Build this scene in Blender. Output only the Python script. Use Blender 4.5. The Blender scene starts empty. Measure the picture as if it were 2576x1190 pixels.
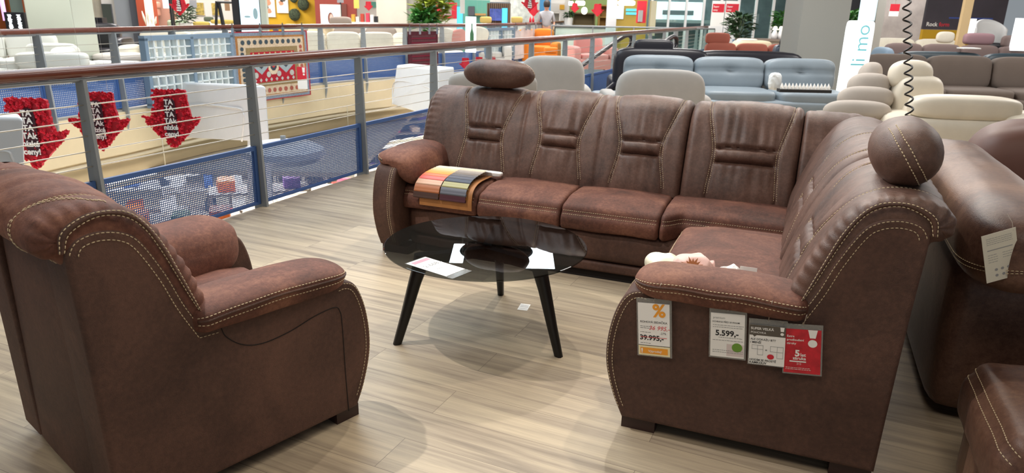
import bpy, bmesh, math, random
from mathutils import Vector, Matrix, noise
C = bpy.context.scene
COL = C.collection
R_ = random.Random(7)
pi = math.pi

# ---------------------------------------------------------------- camera
HC, FPX, DH, ROLL = 1.5, 1800.0, 573.0, math.radians(1.27)
_p = math.atan(DH / FPX)
_down = Vector((-math.sin(ROLL) * math.cos(_p), math.cos(ROLL) * math.cos(_p), math.sin(_p)))
_up = -_down
_Y = Vector((0, 0, 1)) - _up * _up.z
_Y.normalize()
_X = _down.cross(_Y)
if _X.x < 0:
    _X = -_X
RM = Matrix((_X, _Y, _up))            # camera frame (right, down, forward) -> world
cam = bpy.data.cameras.new('camera')
co = bpy.data.objects.new('camera', cam)
COL.objects.link(co)
cx_, cy_, cz_ = RM.col[0], -RM.col[1], -RM.col[2]
co.matrix_world = Matrix(((cx_[0], cy_[0], cz_[0], 0), (cx_[1], cy_[1], cz_[1], 0), (cx_[2], cy_[2], cz_[2], HC), (0, 0, 0, 1)))
cam.sensor_fit = 'HORIZONTAL'
cam.sensor_width = 36
cam.lens = FPX / 2576 * 36
cam.clip_end = 300
cam.dof.use_dof = True
cam.dof.focus_distance = 2.9
cam.dof.aperture_fstop = 5.6
C.camera = co

# ---------------------------------------------------------------- light and exposure
C.view_settings.view_transform = 'Standard'
C.view_settings.look = 'None'
C.view_settings.gamma = 1
C.view_settings.exposure = 0.0
C.cycles.use_denoising = True
C.cycles.max_bounces = 8
C.cycles.transparent_max_bounces = 16
C.cycles.sample_clamp_indirect = 6
C.cycles.caustics_reflective = False
C.cycles.caustics_refractive = False
w = bpy.data.worlds.new('World')
C.world = w
w.use_nodes = True
w.node_tree.nodes['Background'].inputs[0].default_value = (0.85, 0.93, 1.0, 1)
w.node_tree.nodes['Background'].inputs[1].default_value = 0.30

def area(name, loc, sx, sy, power, col, rot=(0, 0, 0)):
    l = bpy.data.lights.new(name, 'AREA')
    l.shape = 'RECTANGLE'; l.size = sx; l.size_y = sy; l.energy = power; l.color = col
    o = bpy.data.objects.new(name, l); o.location = loc; o.rotation_euler = rot
    COL.objects.link(o); return o

def spot(name, loc, target, power, col, size=70, rad=.05, blend=.6):
    l = bpy.data.lights.new(name, 'SPOT')
    l.energy = power; l.color = col; l.spot_size = math.radians(size); l.spot_blend = blend; l.shadow_soft_size = rad
    o = bpy.data.objects.new(name, l); o.location = loc
    d = Vector(target) - Vector(loc)
    o.rotation_euler = d.to_track_quat('-Z', 'Y').to_euler()
    COL.objects.link(o); return o

WARM, COOL, NEUT = (1.0, .90, .77), (.80, .92, 1.0), (1.0, .96, .92)
# ceiling luminaires over the near floor
for i, (x, y) in enumerate(((-3.4, 1.2), (0.2, 0.2), (3.4, 1.4), (-.6, 5.2), (3.2, 5.6))):
    area('ceiling_lamp', (x, y, 3.85), 1.3, 1.3, (46, 46, 22, 32, 56)[i], WARM if y < 2 else NEUT)
for x, y in ((3, 10), (9, 9), (8, 15), (15, 14), (4, 19), (12, 22)):
    area('ceiling_lamp', (x, y, 4.2), 2.2, 2.2, 260, NEUT)
for x, y in ((-9, 13), (-8, 17), (-3.5, 18.5), (-9, 20), (1, 22), (6, 27), (-3, 25)):
    area('ceiling_lamp', (x, y, 4.2), 2.2, 2.2, 290, NEUT)
area('atrium_skylight', (-3, 9, 6.0), 5, 9, 620, COOL)
for x, y in ((-3.6, 7.5), (-1.5, 11.5), (.6, 16)):  # added fill lights without fixtures, brighten the soffit under the far slab
    l = bpy.data.lights.new('soffit_fill', 'POINT'); l.energy = 170; l.color = WARM; l.shadow_soft_size = .25
    o = bpy.data.objects.new('soffit_fill', l); o.location = (x, y, -1.9); COL.objects.link(o)
for x, y in ((-6.5, 15), (-3, 18), (-9.5, 14), (0, 21), (-6, 20)):
    area('lower_lamp', (x, y, -1.3), 2.6, 2.6, 620, (1, .95, .86))
area('skylight', (.85, 21.9, 7.05), 1.0, 2.0, 150, COOL)
area('skylight', (-1.75, 22.2, 7.05), .42, 1.9, 55, COOL)
spot('track_spot', (-2.1, 3.0, 3.7), (0.1, 3.3, 0), 330, NEUT, 62, .03)
spot('track_spot', (0.6, 5.6, 3.7), (-.3, 2.6, 0), 190, WARM, 75, .04)
spot('track_spot', (1.6, 3.4, 3.7), (-.9, 2.2, .3), 140, WARM, 70, .04)
spot('track_spot', (2.2, 6.4, 3.7), (1.2, 3.6, .5), 110, WARM, 70, .05)

# ---------------------------------------------------------------- helpers
def lin(c):
    return c / 12.92 if c <= .04045 else ((c + .055) / 1.055) ** 2.4
def rgb(h):
    if isinstance(h, str):
        h = h.lstrip('#'); h = [int(h[i:i + 2], 16) / 255 for i in (0, 2, 4)]
    return tuple(lin(c) for c in h) + (1,)
def at(px, py, Y):
    d = RM @ Vector((px - 1288, py - 595, FPX)); t = Y / d.y
    return Vector((d.x * t, Y, HC + d.z * t))
def gp(px, py, z=0):
    d = RM @ Vector((px - 1288, py - 595, FPX)); t = (z - HC) / d.z
    return Vector((d.x * t, d.y * t, z))

MATS = {}
def mat(name, col, rough=.6, metal=0, spec=.5, var=0, vscale=8, bump=0, bscale=120, emit=0, sheen=0, coat=0, col2=None, alpha=1):
    if name in MATS:
        return MATS[name]
    m = bpy.data.materials.new(name); MATS[name] = m
    m.use_nodes = True
    nt = m.node_tree; b = nt.nodes['Principled BSDF']
    c = rgb(col)
    b.inputs['Base Color'].default_value = c
    b.inputs['Roughness'].default_value = rough
    b.inputs['Metallic'].default_value = metal
    b.inputs['Specular IOR Level'].default_value = spec
    if sheen:
        b.inputs['Sheen Weight'].default_value = sheen; b.inputs['Sheen Roughness'].default_value = .5
        b.inputs['Sheen Tint'].default_value = c
    if coat:
        b.inputs['Coat Weight'].default_value = coat; b.inputs['Coat Roughness'].default_value = .1
    if alpha < 1:
        b.inputs['Alpha'].default_value = alpha
    if emit:
        b.inputs['Emission Color'].default_value = c; b.inputs['Emission Strength'].default_value = emit
    tc = nt.nodes.new('ShaderNodeTexCoord') if (var or bump) else None
    if var:
        n = nt.nodes.new('ShaderNodeTexNoise'); n.inputs['Scale'].default_value = vscale; n.inputs['Detail'].default_value = 6
        n.inputs['Roughness'].default_value = .62
        nt.links.new(tc.outputs['Object'], n.inputs['Vector'])
        r = nt.nodes.new('ShaderNodeValToRGB')
        c2 = rgb(col2) if col2 else tuple(min(1, x * (1 + var)) for x in c[:3]) + (1,)
        c1 = tuple(x * (1 - var) for x in c[:3]) + (1,) if not col2 else c
        r.color_ramp.elements[0].color = c1; r.color_ramp.elements[0].position = .32
        r.color_ramp.elements[1].color = c2; r.color_ramp.elements[1].position = .68
        nt.links.new(n.outputs['Fac'], r.inputs['Fac']); nt.links.new(r.outputs['Color'], b.inputs['Base Color'])
        if emit:
            nt.links.new(r.outputs['Color'], b.inputs['Emission Color'])
    if bump:
        n2 = nt.nodes.new('ShaderNodeTexNoise'); n2.inputs['Scale'].default_value = bscale; n2.inputs['Detail'].default_value = 4
        nt.links.new(tc.outputs['Object'], n2.inputs['Vector'])
        bp = nt.nodes.new('ShaderNodeBump'); bp.inputs['Strength'].default_value = bump; bp.inputs['Distance'].default_value = .004
        nt.links.new(n2.outputs['Fac'], bp.inputs['Height']); nt.links.new(bp.outputs['Normal'], b.inputs['Normal'])
    return m

def leather(name, dark, mid, light, rough, bump, big=3.0):
    """mottled hide: broad nap patches, fine flecks and a fine grain"""
    m = bpy.data.materials.new(name); MATS[name] = m; m.use_nodes = True
    nt = m.node_tree; N = nt.nodes; L = nt.links; b = N['Principled BSDF']
    tc = N.new('ShaderNodeTexCoord')
    n1 = N.new('ShaderNodeTexNoise'); n1.inputs['Scale'].default_value = big; n1.inputs['Detail'].default_value = 5; n1.inputs['Roughness'].default_value = .6; n1.inputs['Distortion'].default_value = .8
    n2 = N.new('ShaderNodeTexNoise'); n2.inputs['Scale'].default_value = 60; n2.inputs['Detail'].default_value = 6; n2.inputs['Roughness'].default_value = .75
    vo = N.new('ShaderNodeTexVoronoi'); vo.inputs['Scale'].default_value = 320
    for n in (n1, n2, vo):
        L.new(tc.outputs['Object'], n.inputs['Vector'])
    mx = N.new('ShaderNodeMath'); mx.operation = 'MULTIPLY_ADD'; mx.inputs[1].default_value = .38
    L.new(n2.outputs['Fac'], mx.inputs[0]); 
    m2 = N.new('ShaderNodeMath'); m2.operation = 'MULTIPLY'; m2.inputs[1].default_value = .62
    L.new(n1.outputs['Fac'], m2.inputs[0]); L.new(m2.outputs[0], mx.inputs[2])
    r = N.new('ShaderNodeValToRGB'); e = r.color_ramp.elements
    e[0].color = rgb(dark); e[0].position = .36; e[1].color = rgb(light); e[1].position = .66
    k = e.new(.5); k.color = rgb(mid)
    L.new(mx.outputs[0], r.inputs['Fac']); L.new(r.outputs['Color'], b.inputs['Base Color'])
    b.inputs['Roughness'].default_value = rough
    b.inputs['Specular IOR Level'].default_value = .35
    b.inputs['Sheen Weight'].default_value = .12; b.inputs['Sheen Roughness'].default_value = .45
    b.inputs['Sheen Tint'].default_value = rgb(light)
    ad = N.new('ShaderNodeMath'); ad.operation = 'ADD'
    L.new(vo.outputs['Distance'], ad.inputs[0]); L.new(n2.outputs['Fac'], ad.inputs[1])
    bp = N.new('ShaderNodeBump'); bp.inputs['Strength'].default_value = bump; bp.inputs['Distance'].default_value = .002
    L.new(ad.outputs[0], bp.inputs['Height']); L.new(bp.outputs['Normal'], b.inputs['Normal'])
    return m

def glass_mat(name, tint, gloss=1.0, rough=.0, ior=1.5):
    m = bpy.data.materials.new(name); MATS[name] = m; m.use_nodes = True
    nt = m.node_tree; N = nt.nodes; L = nt.links
    N.remove(N['Principled BSDF'])
    t = N.new('ShaderNodeBsdfTransparent'); t.inputs[0].default_value = tint
    g = N.new('ShaderNodeBsdfGlossy'); g.inputs['Roughness'].default_value = rough; g.inputs[0].default_value = (gloss, gloss, gloss, 1)
    f = N.new('ShaderNodeFresnel'); f.inputs[0].default_value = ior
    x = N.new('ShaderNodeMixShader')
    ge = N.new('ShaderNodeNewGeometry'); iv = N.new('ShaderNodeMath'); iv.operation = 'SUBTRACT'; iv.inputs[0].default_value = 1
    mu = N.new('ShaderNodeMath'); mu.operation = 'MULTIPLY'          # the pane reflects once, from its outer face
    L.new(ge.outputs['Backfacing'], iv.inputs[1]); L.new(iv.outputs[0], mu.inputs[0]); L.new(f.outputs[0], mu.inputs[1])
    L.new(mu.outputs[0], x.inputs[0]); L.new(t.outputs[0], x.inputs[1]); L.new(g.outputs[0], x.inputs[2])
    L.new(x.outputs[0], N['Material Output'].inputs[0])
    return m

class MB:
    def __init__(s):
        s.v = []; s.f = []; s.mi = []; s.cur = 0
    def add(s, vs, fs):
        o = len(s.v); s.v += [tuple(p) for p in vs]; s.f += [tuple(i + o for i in f) for f in fs]; s.mi += [s.cur] * len(fs)
    def obox(s, c, ax, h):
        c = Vector(c); a = [Vector(x).normalized() * k for x, k in zip(ax, h)]
        vs = [c + a[0] * i + a[1] * j + a[2] * k for i in (-1, 1) for j in (-1, 1) for k in (-1, 1)]
        s.add(vs, [(0, 1, 3, 2), (4, 6, 7, 5), (0, 4, 5, 1), (2, 3, 7, 6), (0, 2, 6, 4), (1, 5, 7, 3)])
    def box(s, c, sz, rz=0):
        ca, sa = math.cos(rz), math.sin(rz)
        s.obox(c, ((ca, sa, 0), (-sa, ca, 0), (0, 0, 1)), (sz[0] / 2, sz[1] / 2, sz[2] / 2))
    def hexa(s, p):
        s.add(p, [(0, 3, 2, 1), (4, 5, 6, 7), (0, 1, 5, 4), (1, 2, 6, 5), (2, 3, 7, 6), (3, 0, 4, 7)])
    def grid(s, f, nu, nv, cu=False, cv=False):
        vs = [f(i / (nu if cu else nu - 1), j / (nv if cv else nv - 1)) for i in range(nu) for j in range(nv)]
        fs = []
        for i in range(nu if cu else nu - 1):
            for j in range(nv if cv else nv - 1):
                a, b = i, (i + 1) % nu; c, d = j, (j + 1) % nv
                fs.append((a * nv + c, b * nv + c, b * nv + d, a * nv + d))
        s.add(vs, fs)
    def tube(s, pts, r, n=8, caps=True):
        pts = [Vector(p) for p in pts]
        rs = r if isinstance(r, (list, tuple)) else [r] * len(pts)
        t0 = (pts[1] - pts[0]).normalized()
        nrm = t0.orthogonal().normalized()
        vs = []
        for i, p in enumerate(pts):
            t = (pts[min(i + 1, len(pts) - 1)] - pts[max(i - 1, 0)]).normalized()
            nrm = (nrm - t * nrm.dot(t))
            nrm = nrm.normalized() if nrm.length > 1e-6 else t.orthogonal().normalized()
            b = t.cross(nrm)
            for k in range(n):
                a = 2 * pi * k / n
                vs.append(p + (nrm * math.cos(a) + b * math.sin(a)) * rs[i])
        fs = [(i * n + k, i * n + (k + 1) % n, (i + 1) * n + (k + 1) % n, (i + 1) * n + k) for i in range(len(pts) - 1) for k in range(n)]
        if caps:
            fs += [tuple(range(n - 1, -1, -1)), tuple((len(pts) - 1) * n + k for k in range(n))]
        s.add(vs, fs)
    def lathe(s, prof, c=(0, 0, 0), n=24):
        c = Vector(c)
        vs = [c + Vector((r * math.cos(2 * pi * k / n), r * math.sin(2 * pi * k / n), z)) for r, z in prof for k in range(n)]
        m = len(prof)
        fs = [(i * n + k, i * n + (k + 1) % n, (i + 1) * n + (k + 1) % n, (i + 1) * n + k) for i in range(m - 1) for k in range(n)]
        fs += [tuple(range(n - 1, -1, -1)), tuple((m - 1) * n + k for k in range(n))]
        s.add(vs, fs)
    def pillow(s, c, sz, k=5.0, n=8, rot=None, fn=None):
        """rounded block: a cube grid pulled onto a superellipsoid"""
        c = Vector(c); idx = {}; vs = []; fs = []
        def vid(p):
            q = tuple(round(x, 5) for x in p)
            if q not in idx:
                d = (abs(p[0]) ** k + abs(p[1]) ** k + abs(p[2]) ** k) ** (1 / k)
                m = max(abs(x) for x in p)
                v = Vector([x * m / d for x in p])
                v = Vector((v.x * sz[0] / 2, v.y * sz[1] / 2, v.z * sz[2] / 2))
                if fn: v = fn(v)
                if rot: v = rot @ v
                idx[q] = len(vs); vs.append(c + v)
            return idx[q]
        for ax in range(3):
            for sg in (-1, 1):
                for i in range(n):
                    for j in range(n):
                        q = []
                        for a, b in ((i, j), (i + 1, j), (i + 1, j + 1), (i, j + 1)):
                            p = [0, 0, 0]; p[ax] = sg; p[(ax + 1) % 3] = math.sin((a / n * 2 - 1) * pi / 2 * .8) / math.sin(pi / 2 * .8); p[(ax + 2) % 3] = math.sin((b / n * 2 - 1) * pi / 2 * .8) / math.sin(pi / 2 * .8)
                            q.append(vid(p))
                        if sg < 0: q.reverse()
                        fs.append(tuple(q))
        s.add(vs, fs)
    def build(s, name, m, parent=None, smooth=False, recalc=False, loc=None, ang=None):
        me = bpy.data.meshes.new(name)
        me.from_pydata(s.v, [], s.f)
        for x in (m if isinstance(m, (list, tuple)) else [m]):
            me.materials.append(x)
        if any(s.mi):
            me.polygons.foreach_set('material_index', s.mi)
        if recalc:
            bm = bmesh.new(); bm.from_mesh(me); bmesh.ops.recalc_face_normals(bm, faces=bm.faces); bm.to_mesh(me); bm.free()
        if smooth:
            me.polygons.foreach_set('use_smooth', [True] * len(me.polygons))
            if ang:
                me.set_sharp_from_angle(angle=math.radians(ang))
            for p in me.polygons:
                if len(p.vertices) > 8: p.use_smooth = False
        me.update()
        o = bpy.data.objects.new(name, me); COL.objects.link(o)
        if parent: o.parent = parent
        if loc: o.location = loc
        return o

def tag(o, label=None, cat=None, group=None, kind=None):
    if label: o['label'] = label
    if cat: o['category'] = cat
    if group: o['group'] = group
    if kind: o['kind'] = kind
    return o
def thing(name, label, cat, loc=(0, 0, 0), rz=0, group=None):
    o = bpy.data.objects.new(name, None); COL.objects.link(o)
    o.location = loc; o.rotation_euler = (0, 0, rz); o.empty_display_size = .1
    return tag(o, label, cat, group)
def dup(o, parent=None):
    c = o.copy(); COL.objects.link(c); c.parent = parent
    for ch in [x for x in o.children]:
        dup(ch, c)
    return c

def cr(pts, n=8, closed=False):
    """Catmull-Rom through tuples"""
    P = [tuple(p) for p in pts]; m = len(P); out = []
    for i in range(m if closed else m - 1):
        p1, p2 = P[i], P[(i + 1) % m]
        p0 = P[i - 1] if (closed or i > 0) else tuple(2 * a - b for a, b in zip(p1, p2))
        p3 = P[(i + 2) % m] if (closed or i + 2 < m) else tuple(2 * b - a for a, b in zip(p1, p2))
        for k in range(n):
            t = k / n
            out.append(tuple(.5 * (2 * b + (c - a) * t + (2 * a - 5 * b + 4 * c - d) * t * t + (3 * b - a - 3 * c + d) * t ** 3) for a, b, c, d in zip(p0, p1, p2, p3)))
    if not closed: out.append(P[-1])
    return out
def resample(pts, n):
    P = [Vector(p) for p in pts]; L = [0]
    for a, b in zip(P, P[1:]): L.append(L[-1] + (b - a).length)
    out = []; j = 0
    for i in range(n):
        s = L[-1] * i / (n - 1)
        while j < len(P) - 2 and L[j + 1] < s: j += 1
        t = (s - L[j]) / max(1e-9, L[j + 1] - L[j])
        out.append(P[j].lerp(P[j + 1], min(1, t)))
    return out
def sm(x):
    x = max(0, min(1, x)); return x * x * (3 - 2 * x)

_txt = {}
def text_mesh(body, size, bold=0.0, align='LEFT'):
    key = (body, size, bold, align)
    if key in _txt: return _txt[key]
    cu = bpy.data.curves.new('lettering', 'FONT'); cu.body = body; cu.size = size; cu.offset = bold * size; cu.align_x = align
    cu.resolution_u = 3
    o = bpy.data.objects.new('lettering', cu); COL.objects.link(o)
    dg = bpy.context.evaluated_depsgraph_get()
    me = bpy.data.meshes.new_from_object(o.evaluated_get(dg))
    vs = [tuple(v.co) for v in me.vertices]; fs = [tuple(p.vertices) for p in me.polygons]
    bpy.data.objects.remove(o); bpy.data.curves.remove(cu); bpy.data.meshes.remove(me)
    _txt[key] = (vs, fs); return _txt[key]
def put_text(mb, body, size, o, r, u, n=None, bold=0.0, align='LEFT', lift=.0008, slant=0, xs=1.0):
    r = Vector(r).normalized(); u = Vector(u).normalized(); n = r.cross(u)
    vs, fs = text_mesh(body, size, bold, align)
    o = Vector(o)
    mb.add([o + r * (v[0] * xs + slant * v[1]) + u * v[1] + n * lift for v in vs], fs)
# ---------------------------------------------------------------- setting: floors, slab edges, ceiling
def floor_mat():
    m = bpy.data.materials.new('laminate'); m.use_nodes = True
    nt = m.node_tree; N = nt.nodes; L = nt.links; b = N['Principled BSDF']
    tc = N.new('ShaderNodeTexCoord'); mp = N.new('ShaderNodeMapping'); mp.inputs['Rotation'].default_value = (0, 0, math.radians(24.6))
    L.new(tc.outputs['Object'], mp.inputs['Vector'])
    br = N.new('ShaderNodeTexBrick'); br.offset = .37; br.inputs['Scale'].default_value = 1
    br.inputs['Brick Width'].default_value = 1.28; br.inputs['Row Height'].default_value = .19
    br.inputs['Mortar Size'].default_value = .0012; br.inputs['Mortar Smooth'].default_value = .3; br.inputs['Bias'].default_value = 0
    br.inputs['Color1'].default_value = (0, 0, 0, 1); br.inputs['Color2'].default_value = (1, 1, 1, 1); br.inputs['Mortar'].default_value = (.3, .3, .3, 1)
    L.new(mp.outputs[0], br.inputs['Vector'])
    # grain stretched along the boards, shifted per board
    sc = N.new('ShaderNodeVectorMath'); sc.operation = 'MULTIPLY'; sc.inputs[1].default_value = (1.1, 22, 1)
    L.new(mp.outputs[0], sc.inputs[0])
    ad = N.new('ShaderNodeVectorMath'); ad.operation = 'MULTIPLY_ADD'; ad.inputs[1].default_value = (7, 3, 0)
    L.new(br.outputs['Color'], ad.inputs[0]); L.new(sc.outputs[0], ad.inputs[2])
    n1 = N.new('ShaderNodeTexNoise'); n1.inputs['Scale'].default_value = 1; n1.inputs['Detail'].default_value = 7; n1.inputs['Roughness'].default_value = .62; n1.inputs['Distortion'].default_value = .5
    L.new(ad.outputs[0], n1.inputs['Vector'])
    sc2 = N.new('ShaderNodeVectorMath'); sc2.operation = 'MULTIPLY'; sc2.inputs[1].default_value = (5, 130, 1)
    L.new(mp.outputs[0], sc2.inputs[0])
    n2 = N.new('ShaderNodeTexNoise'); n2.inputs['Scale'].default_value = 1; n2.inputs['Detail'].default_value = 3
    L.new(sc2.outputs[0], n2.inputs['Vector'])
    a1 = N.new('ShaderNodeMath'); a1.operation = 'MULTIPLY_ADD'; a1.inputs[1].default_value = .16
    sep = N.new('ShaderNodeSeparateColor'); L.new(br.outputs['Color'], sep.inputs[0]); L.new(sep.outputs[0], a1.inputs[0])
    a2 = N.new('ShaderNodeMath'); a2.operation = 'MULTIPLY_ADD'; a2.inputs[1].default_value = .22
    L.new(n2.outputs['Fac'], a2.inputs[0]); L.new(n1.outputs['Fac'], a2.inputs[2]); L.new(a2.outputs[0], a1.inputs[2])
    r = N.new('ShaderNodeValToRGB'); e = r.color_ramp.elements
    e[0].position = .42; e[0].color = rgb('#7d7061'); e[1].position = .86; e[1].color = rgb('#c2b196')
    k = e.new(.62); k.color = rgb('#a59580')
    L.new(a1.outputs[0], r.inputs['Fac'])
    mx = N.new('ShaderNodeMixRGB'); mx.inputs[2].default_value = rgb('#7a6d5f'); L.new(br.outputs['Fac'], mx.inputs[0]); L.new(r.outputs['Color'], mx.inputs[1])
    L.new(mx.outputs[0], b.inputs['Base Color'])
    b.inputs['Roughness'].default_value = .42; b.inputs['Specular IOR Level'].default_value = .4
    bp = N.new('ShaderNodeBump'); bp.inputs['Strength'].default_value = .12; bp.inputs['Distance'].default_value = .002
    L.new(n1.outputs['Fac'], bp.inputs['Height']); L.new(bp.outputs['Normal'], b.inputs['Normal'])
    return m

def prism(name, poly, z0, z1, m, kind='structure'):
    mb = MB(); n = len(poly)
    mb.add([(x, y, z1) for x, y in poly] + [(x, y, z0) for x, y in poly],
           [tuple(range(n)), tuple(range(2 * n - 1, n - 1, -1))] + [(i, i + n, (i + 1) % n + n, (i + 1) % n) for i in range(n)])
    o = mb.build(name, m, recalc=True)
    return tag(o, kind=kind)

NEDGE = lambda y: -1.93 + .45 * (y - 5.36)
prism('floor', [(NEDGE(-2.5), -2.5), (24, -2.5), (24, 44), (NEDGE(44), 44)], -.45, 0, floor_mat())
FAR = [(-7.2, 4.5), (-6.45, 7.6), (-5.9, 9.62), (-5.6, 10.48), (-5.07, 12.19), (-4.12, 14.04), (-3.5, 15.14), (-2.7, 16.1), (-1.5, 17.6), (-.3, 19.6), (.7, 22.5), (1.6, 26), (2.6, 29.5)]
FAR = [tuple(p)[:2] for p in resample([(x, y, 0) for x, y in cr(FAR, 6)], 60)]
M_far = mat('far_floor', '#b9b6b0', .35, var=.1, vscale=2)
prism('floor_far', FAR + [(6, 44), (-32, 44), (-32, 4.5)], -.5, 0, M_far)
# beige edge of the slab and the soffit band under it
M_beige = mat('beige_paint', '#d9c7a4', .75, var=.05, vscale=1.5)
M_beige2 = mat('beige_soffit', '#d2c09c', .8, var=.06, vscale=1)
def strip(name, off0, z0, z1, m, kind='structure', t=.08):
    mb = MB(); n = len(FAR)
    top = []
    for i, (x, y) in enumerate(FAR):
        a = Vector(FAR[max(0, i - 1)]); b = Vector(FAR[min(n - 1, i + 1)]); d = (b - a).normalized(); nn = Vector((d.y, -d.x))
        top.append((Vector((x, y)) + nn * off0, Vector((x, y)) + nn * (off0 - t)))
    vs = [(p.x, p.y, z1) for p, q in top] + [(p.x, p.y, z0) for p, q in top] + [(q.x, q.y, z0) for p, q in top] + [(q.x, q.y, z1) for p, q in top]
    fs = []
    for i in range(n - 1):
        for k in range(4):
            fs.append((k * n + i, ((k + 1) % 4) * n + i, ((k + 1) % 4) * n + i + 1, k * n + i + 1))
    mb.add(vs, fs)
    return tag(mb.build(name, m, recalc=True), kind=kind)
strip('trim_1', .05, -.62, -.03, M_beige)
strip('trim_2', -.25, -1.0, -.50, M_beige2, t=.5)
M_gpipe = mat('pipe_paint', '#cfc3a8', .5)
def offset_pts(off, z):
    out = []
    for i, (x, y) in enumerate(FAR):
        a = Vector(FAR[max(0, i - 1)]); b = Vector(FAR[min(len(FAR) - 1, i + 1)]); d = (b - a).normalized()
        out.append((x + d.y * off, y - d.x * off, z))
    return out
for off, z, r in ((.0, -.68, .035), (.25, -1.0, .03)):
    mb = MB(); mb.tube(offset_pts(off, z), r, 8)
    pp = offset_pts(off, z)
    for i in range(4, len(pp) - 4, 5):
        mb.tube([pp[i], (pp[i][0], pp[i][1], z + .55)], .008, 5)
    tag(mb.build('ceiling_pipe', M_gpipe, smooth=True), 'pale pipe on hangers running %s the beige slab edge' % ('close under' if z > -1 else 'lower, well below'), 'pipe')
M_low = mat('lower_floor', '#e6e1d6', .3, var=.08, vscale=.6)
mb = MB(); mb.box((-6, 20, -4.35), (50, 50, .3)); tag(mb.build('floor_lower', M_low), kind='structure')
mb = MB(); mb.box((-14, 22, -.95), (26, 34, .08)); tag(mb.build('ceiling_lower', mat('lower_ceiling', '#cfc6b4', .8)), kind='structure').location = (-1.5, 6, -.1)
mb = MB(); mb.lathe([(1.15, 0), (1.2, .06)], n=40); tag(mb.build('ceiling_baffle', mat('baffle_dark', '#1d1d1f', .8), loc=(-.5, 22.1, 6.85)), 'dark round baffle under the skylights', 'baffle')
M_ceil = mat('ceiling_paint', '#6f6c68', .8)
mb = MB(); mb.box((-4, 19, 7.2), (60, 52, .2)); tag(mb.build('ceiling', M_ceil), kind='structure')

# ---------------------------------------------------------------- railings
M_blue = mat('blue_steel', '#41619a', .45, spec=.4)
M_post = mat('grey_steel', '#8d9295', .5, metal=.15)
M_wood = mat('mahogany', '#6b3626', .28, var=.18, vscale=5, coat=.4)
M_wire = mat('steel_wire', '#b9b2a6', .35, metal=.7)
def railing(label, pts, step, pitch, bar, first=0.0, cables=5, ptop=.47, ps=1.0):
    P = [Vector((x, y, 0)) for x, y in pts]
    L = [0]
    for a, b in zip(P, P[1:]): L.append(L[-1] + (b - a).length)
    def pos(s):
        j = 0
        while j < len(P) - 2 and L[j + 1] < s: j += 1
        t = (s - L[j]) / (L[j + 1] - L[j]); d = (P[j + 1] - P[j]).normalized()
        return P[j].lerp(P[j + 1], t), d
    root = thing('railing', label, 'railing', P[0])
    O = P[0]
    ss = []; s = first
    while s < L[-1]: ss.append(s); s += step
    mb = MB(); mb.tube([p - O + Vector((0, 0, 1.105)) for p in resample(P, 70)], .034, 14); mb.build('handrail', M_wood, root, smooth=True)
    mb = MB(); q = resample(P, 70)
    mb.tube([p - O + Vector((0, 0, 1.058)) for p in q], .012, 6); mb.build('rail_bar', M_post, root, smooth=True)
    for k in range(cables):
        mb = MB(); z = .557 + .09 * k
        mb.tube([p - O + Vector((0, 0, z)) for p in q], .0038, 5); mb.build('cable', M_wire, root, smooth=True)
    for s in ss:
        p, d = pos(s); n = Vector((d.y, -d.x, 0)); p = p - O
        mb = MB()
        prof = [(-.035, 1.06), (.035, 1.06), (.062, 0), (.062, -.1), (.0, -.46), (-.062, -.06), (-.062, .0)]
        vs = [p + n * a * ps + Vector((0, 0, z)) + d * t for t in (-.011, .011) for a, z in prof]
        m = len(prof)
        mb.add(vs, [tuple(range(m - 1, -1, -1)), tuple(range(m, 2 * m))] + [(i, (i + 1) % m, (i + 1) % m + m, i + m) for i in range(m)])
        mb.build('post', M_post, root)
    for s0, s1 in zip(ss, ss[1:]):
        a, d = pos(s0 + .03); b, _ = pos(s1 - .03); a = a - O; b = b - O
        d = (b - a).normalized(); n = Vector((d.y, -d.x, 0)); w_ = (b - a).length
        c0 = (a + b) / 2
        mb = MB(); zc = (.02 + ptop) / 2; hh = (ptop - .02) / 2
        for z in (ptop - .016, .02 + .010):
            mb.obox(c0 + Vector((0, 0, z)), (d, n, (0, 0, 1)), (w_ / 2, .013, .016 if z > .2 else .010))
        for e in (a, b):
            mb.obox(e + Vector((0, 0, zc)), (d, n, (0, 0, 1)), (.014, .0125, hh))
        nb = int((w_) / pitch)
        for i in range(1, nb):
            mb.obox(a + d * (w_ * i / nb) + Vector((0, 0, zc)), (d, n, (0, 0, 1)), (bar / 2, .0012, hh - .01))
        nr = int((ptop - .05) / pitch)
        for i in range(1, nr):
            mb.obox(c0 + Vector((0, 0, .03 + (ptop - .06) * i / nr)), (d, n, (0, 0, 1)), (w_ / 2 - .01, .0014, bar / 2))
        mb.build('mesh_panel', M_blue, root)
    return root
yy = lambda y: (NEDGE(y) - .02, y)
railing('long atrium railing with mahogany handrail and blue mesh panels behind the armchair and sofa', [yy(1.55), yy(33)], 1.316, .0145, .0062, .23)
fr = [p for p in FAR]
railing('mahogany topped railing with blue panels on the far side of the atrium', fr, 1.15, .026, .0155, .30, ps=1.7)
# ---------------------------------------------------------------- brown upholstery
M_back = leather('hide_back', '#45332d', '#60473d', '#795c50', .47, .22, 2.6)
M_seat = leather('hide_seat', '#432a22', '#653f33', '#8b5f4b', .72, .25, 3.2)
M_side = leather('hide_side', '#3e2b25', '#523a31', '#694b3f', .66, .35, 2.4)
M_thread = mat('thread', '#d3bf9c', .7)
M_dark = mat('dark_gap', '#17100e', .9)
M_plastic = mat('black_plastic', '#1a1718', .45)

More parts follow.
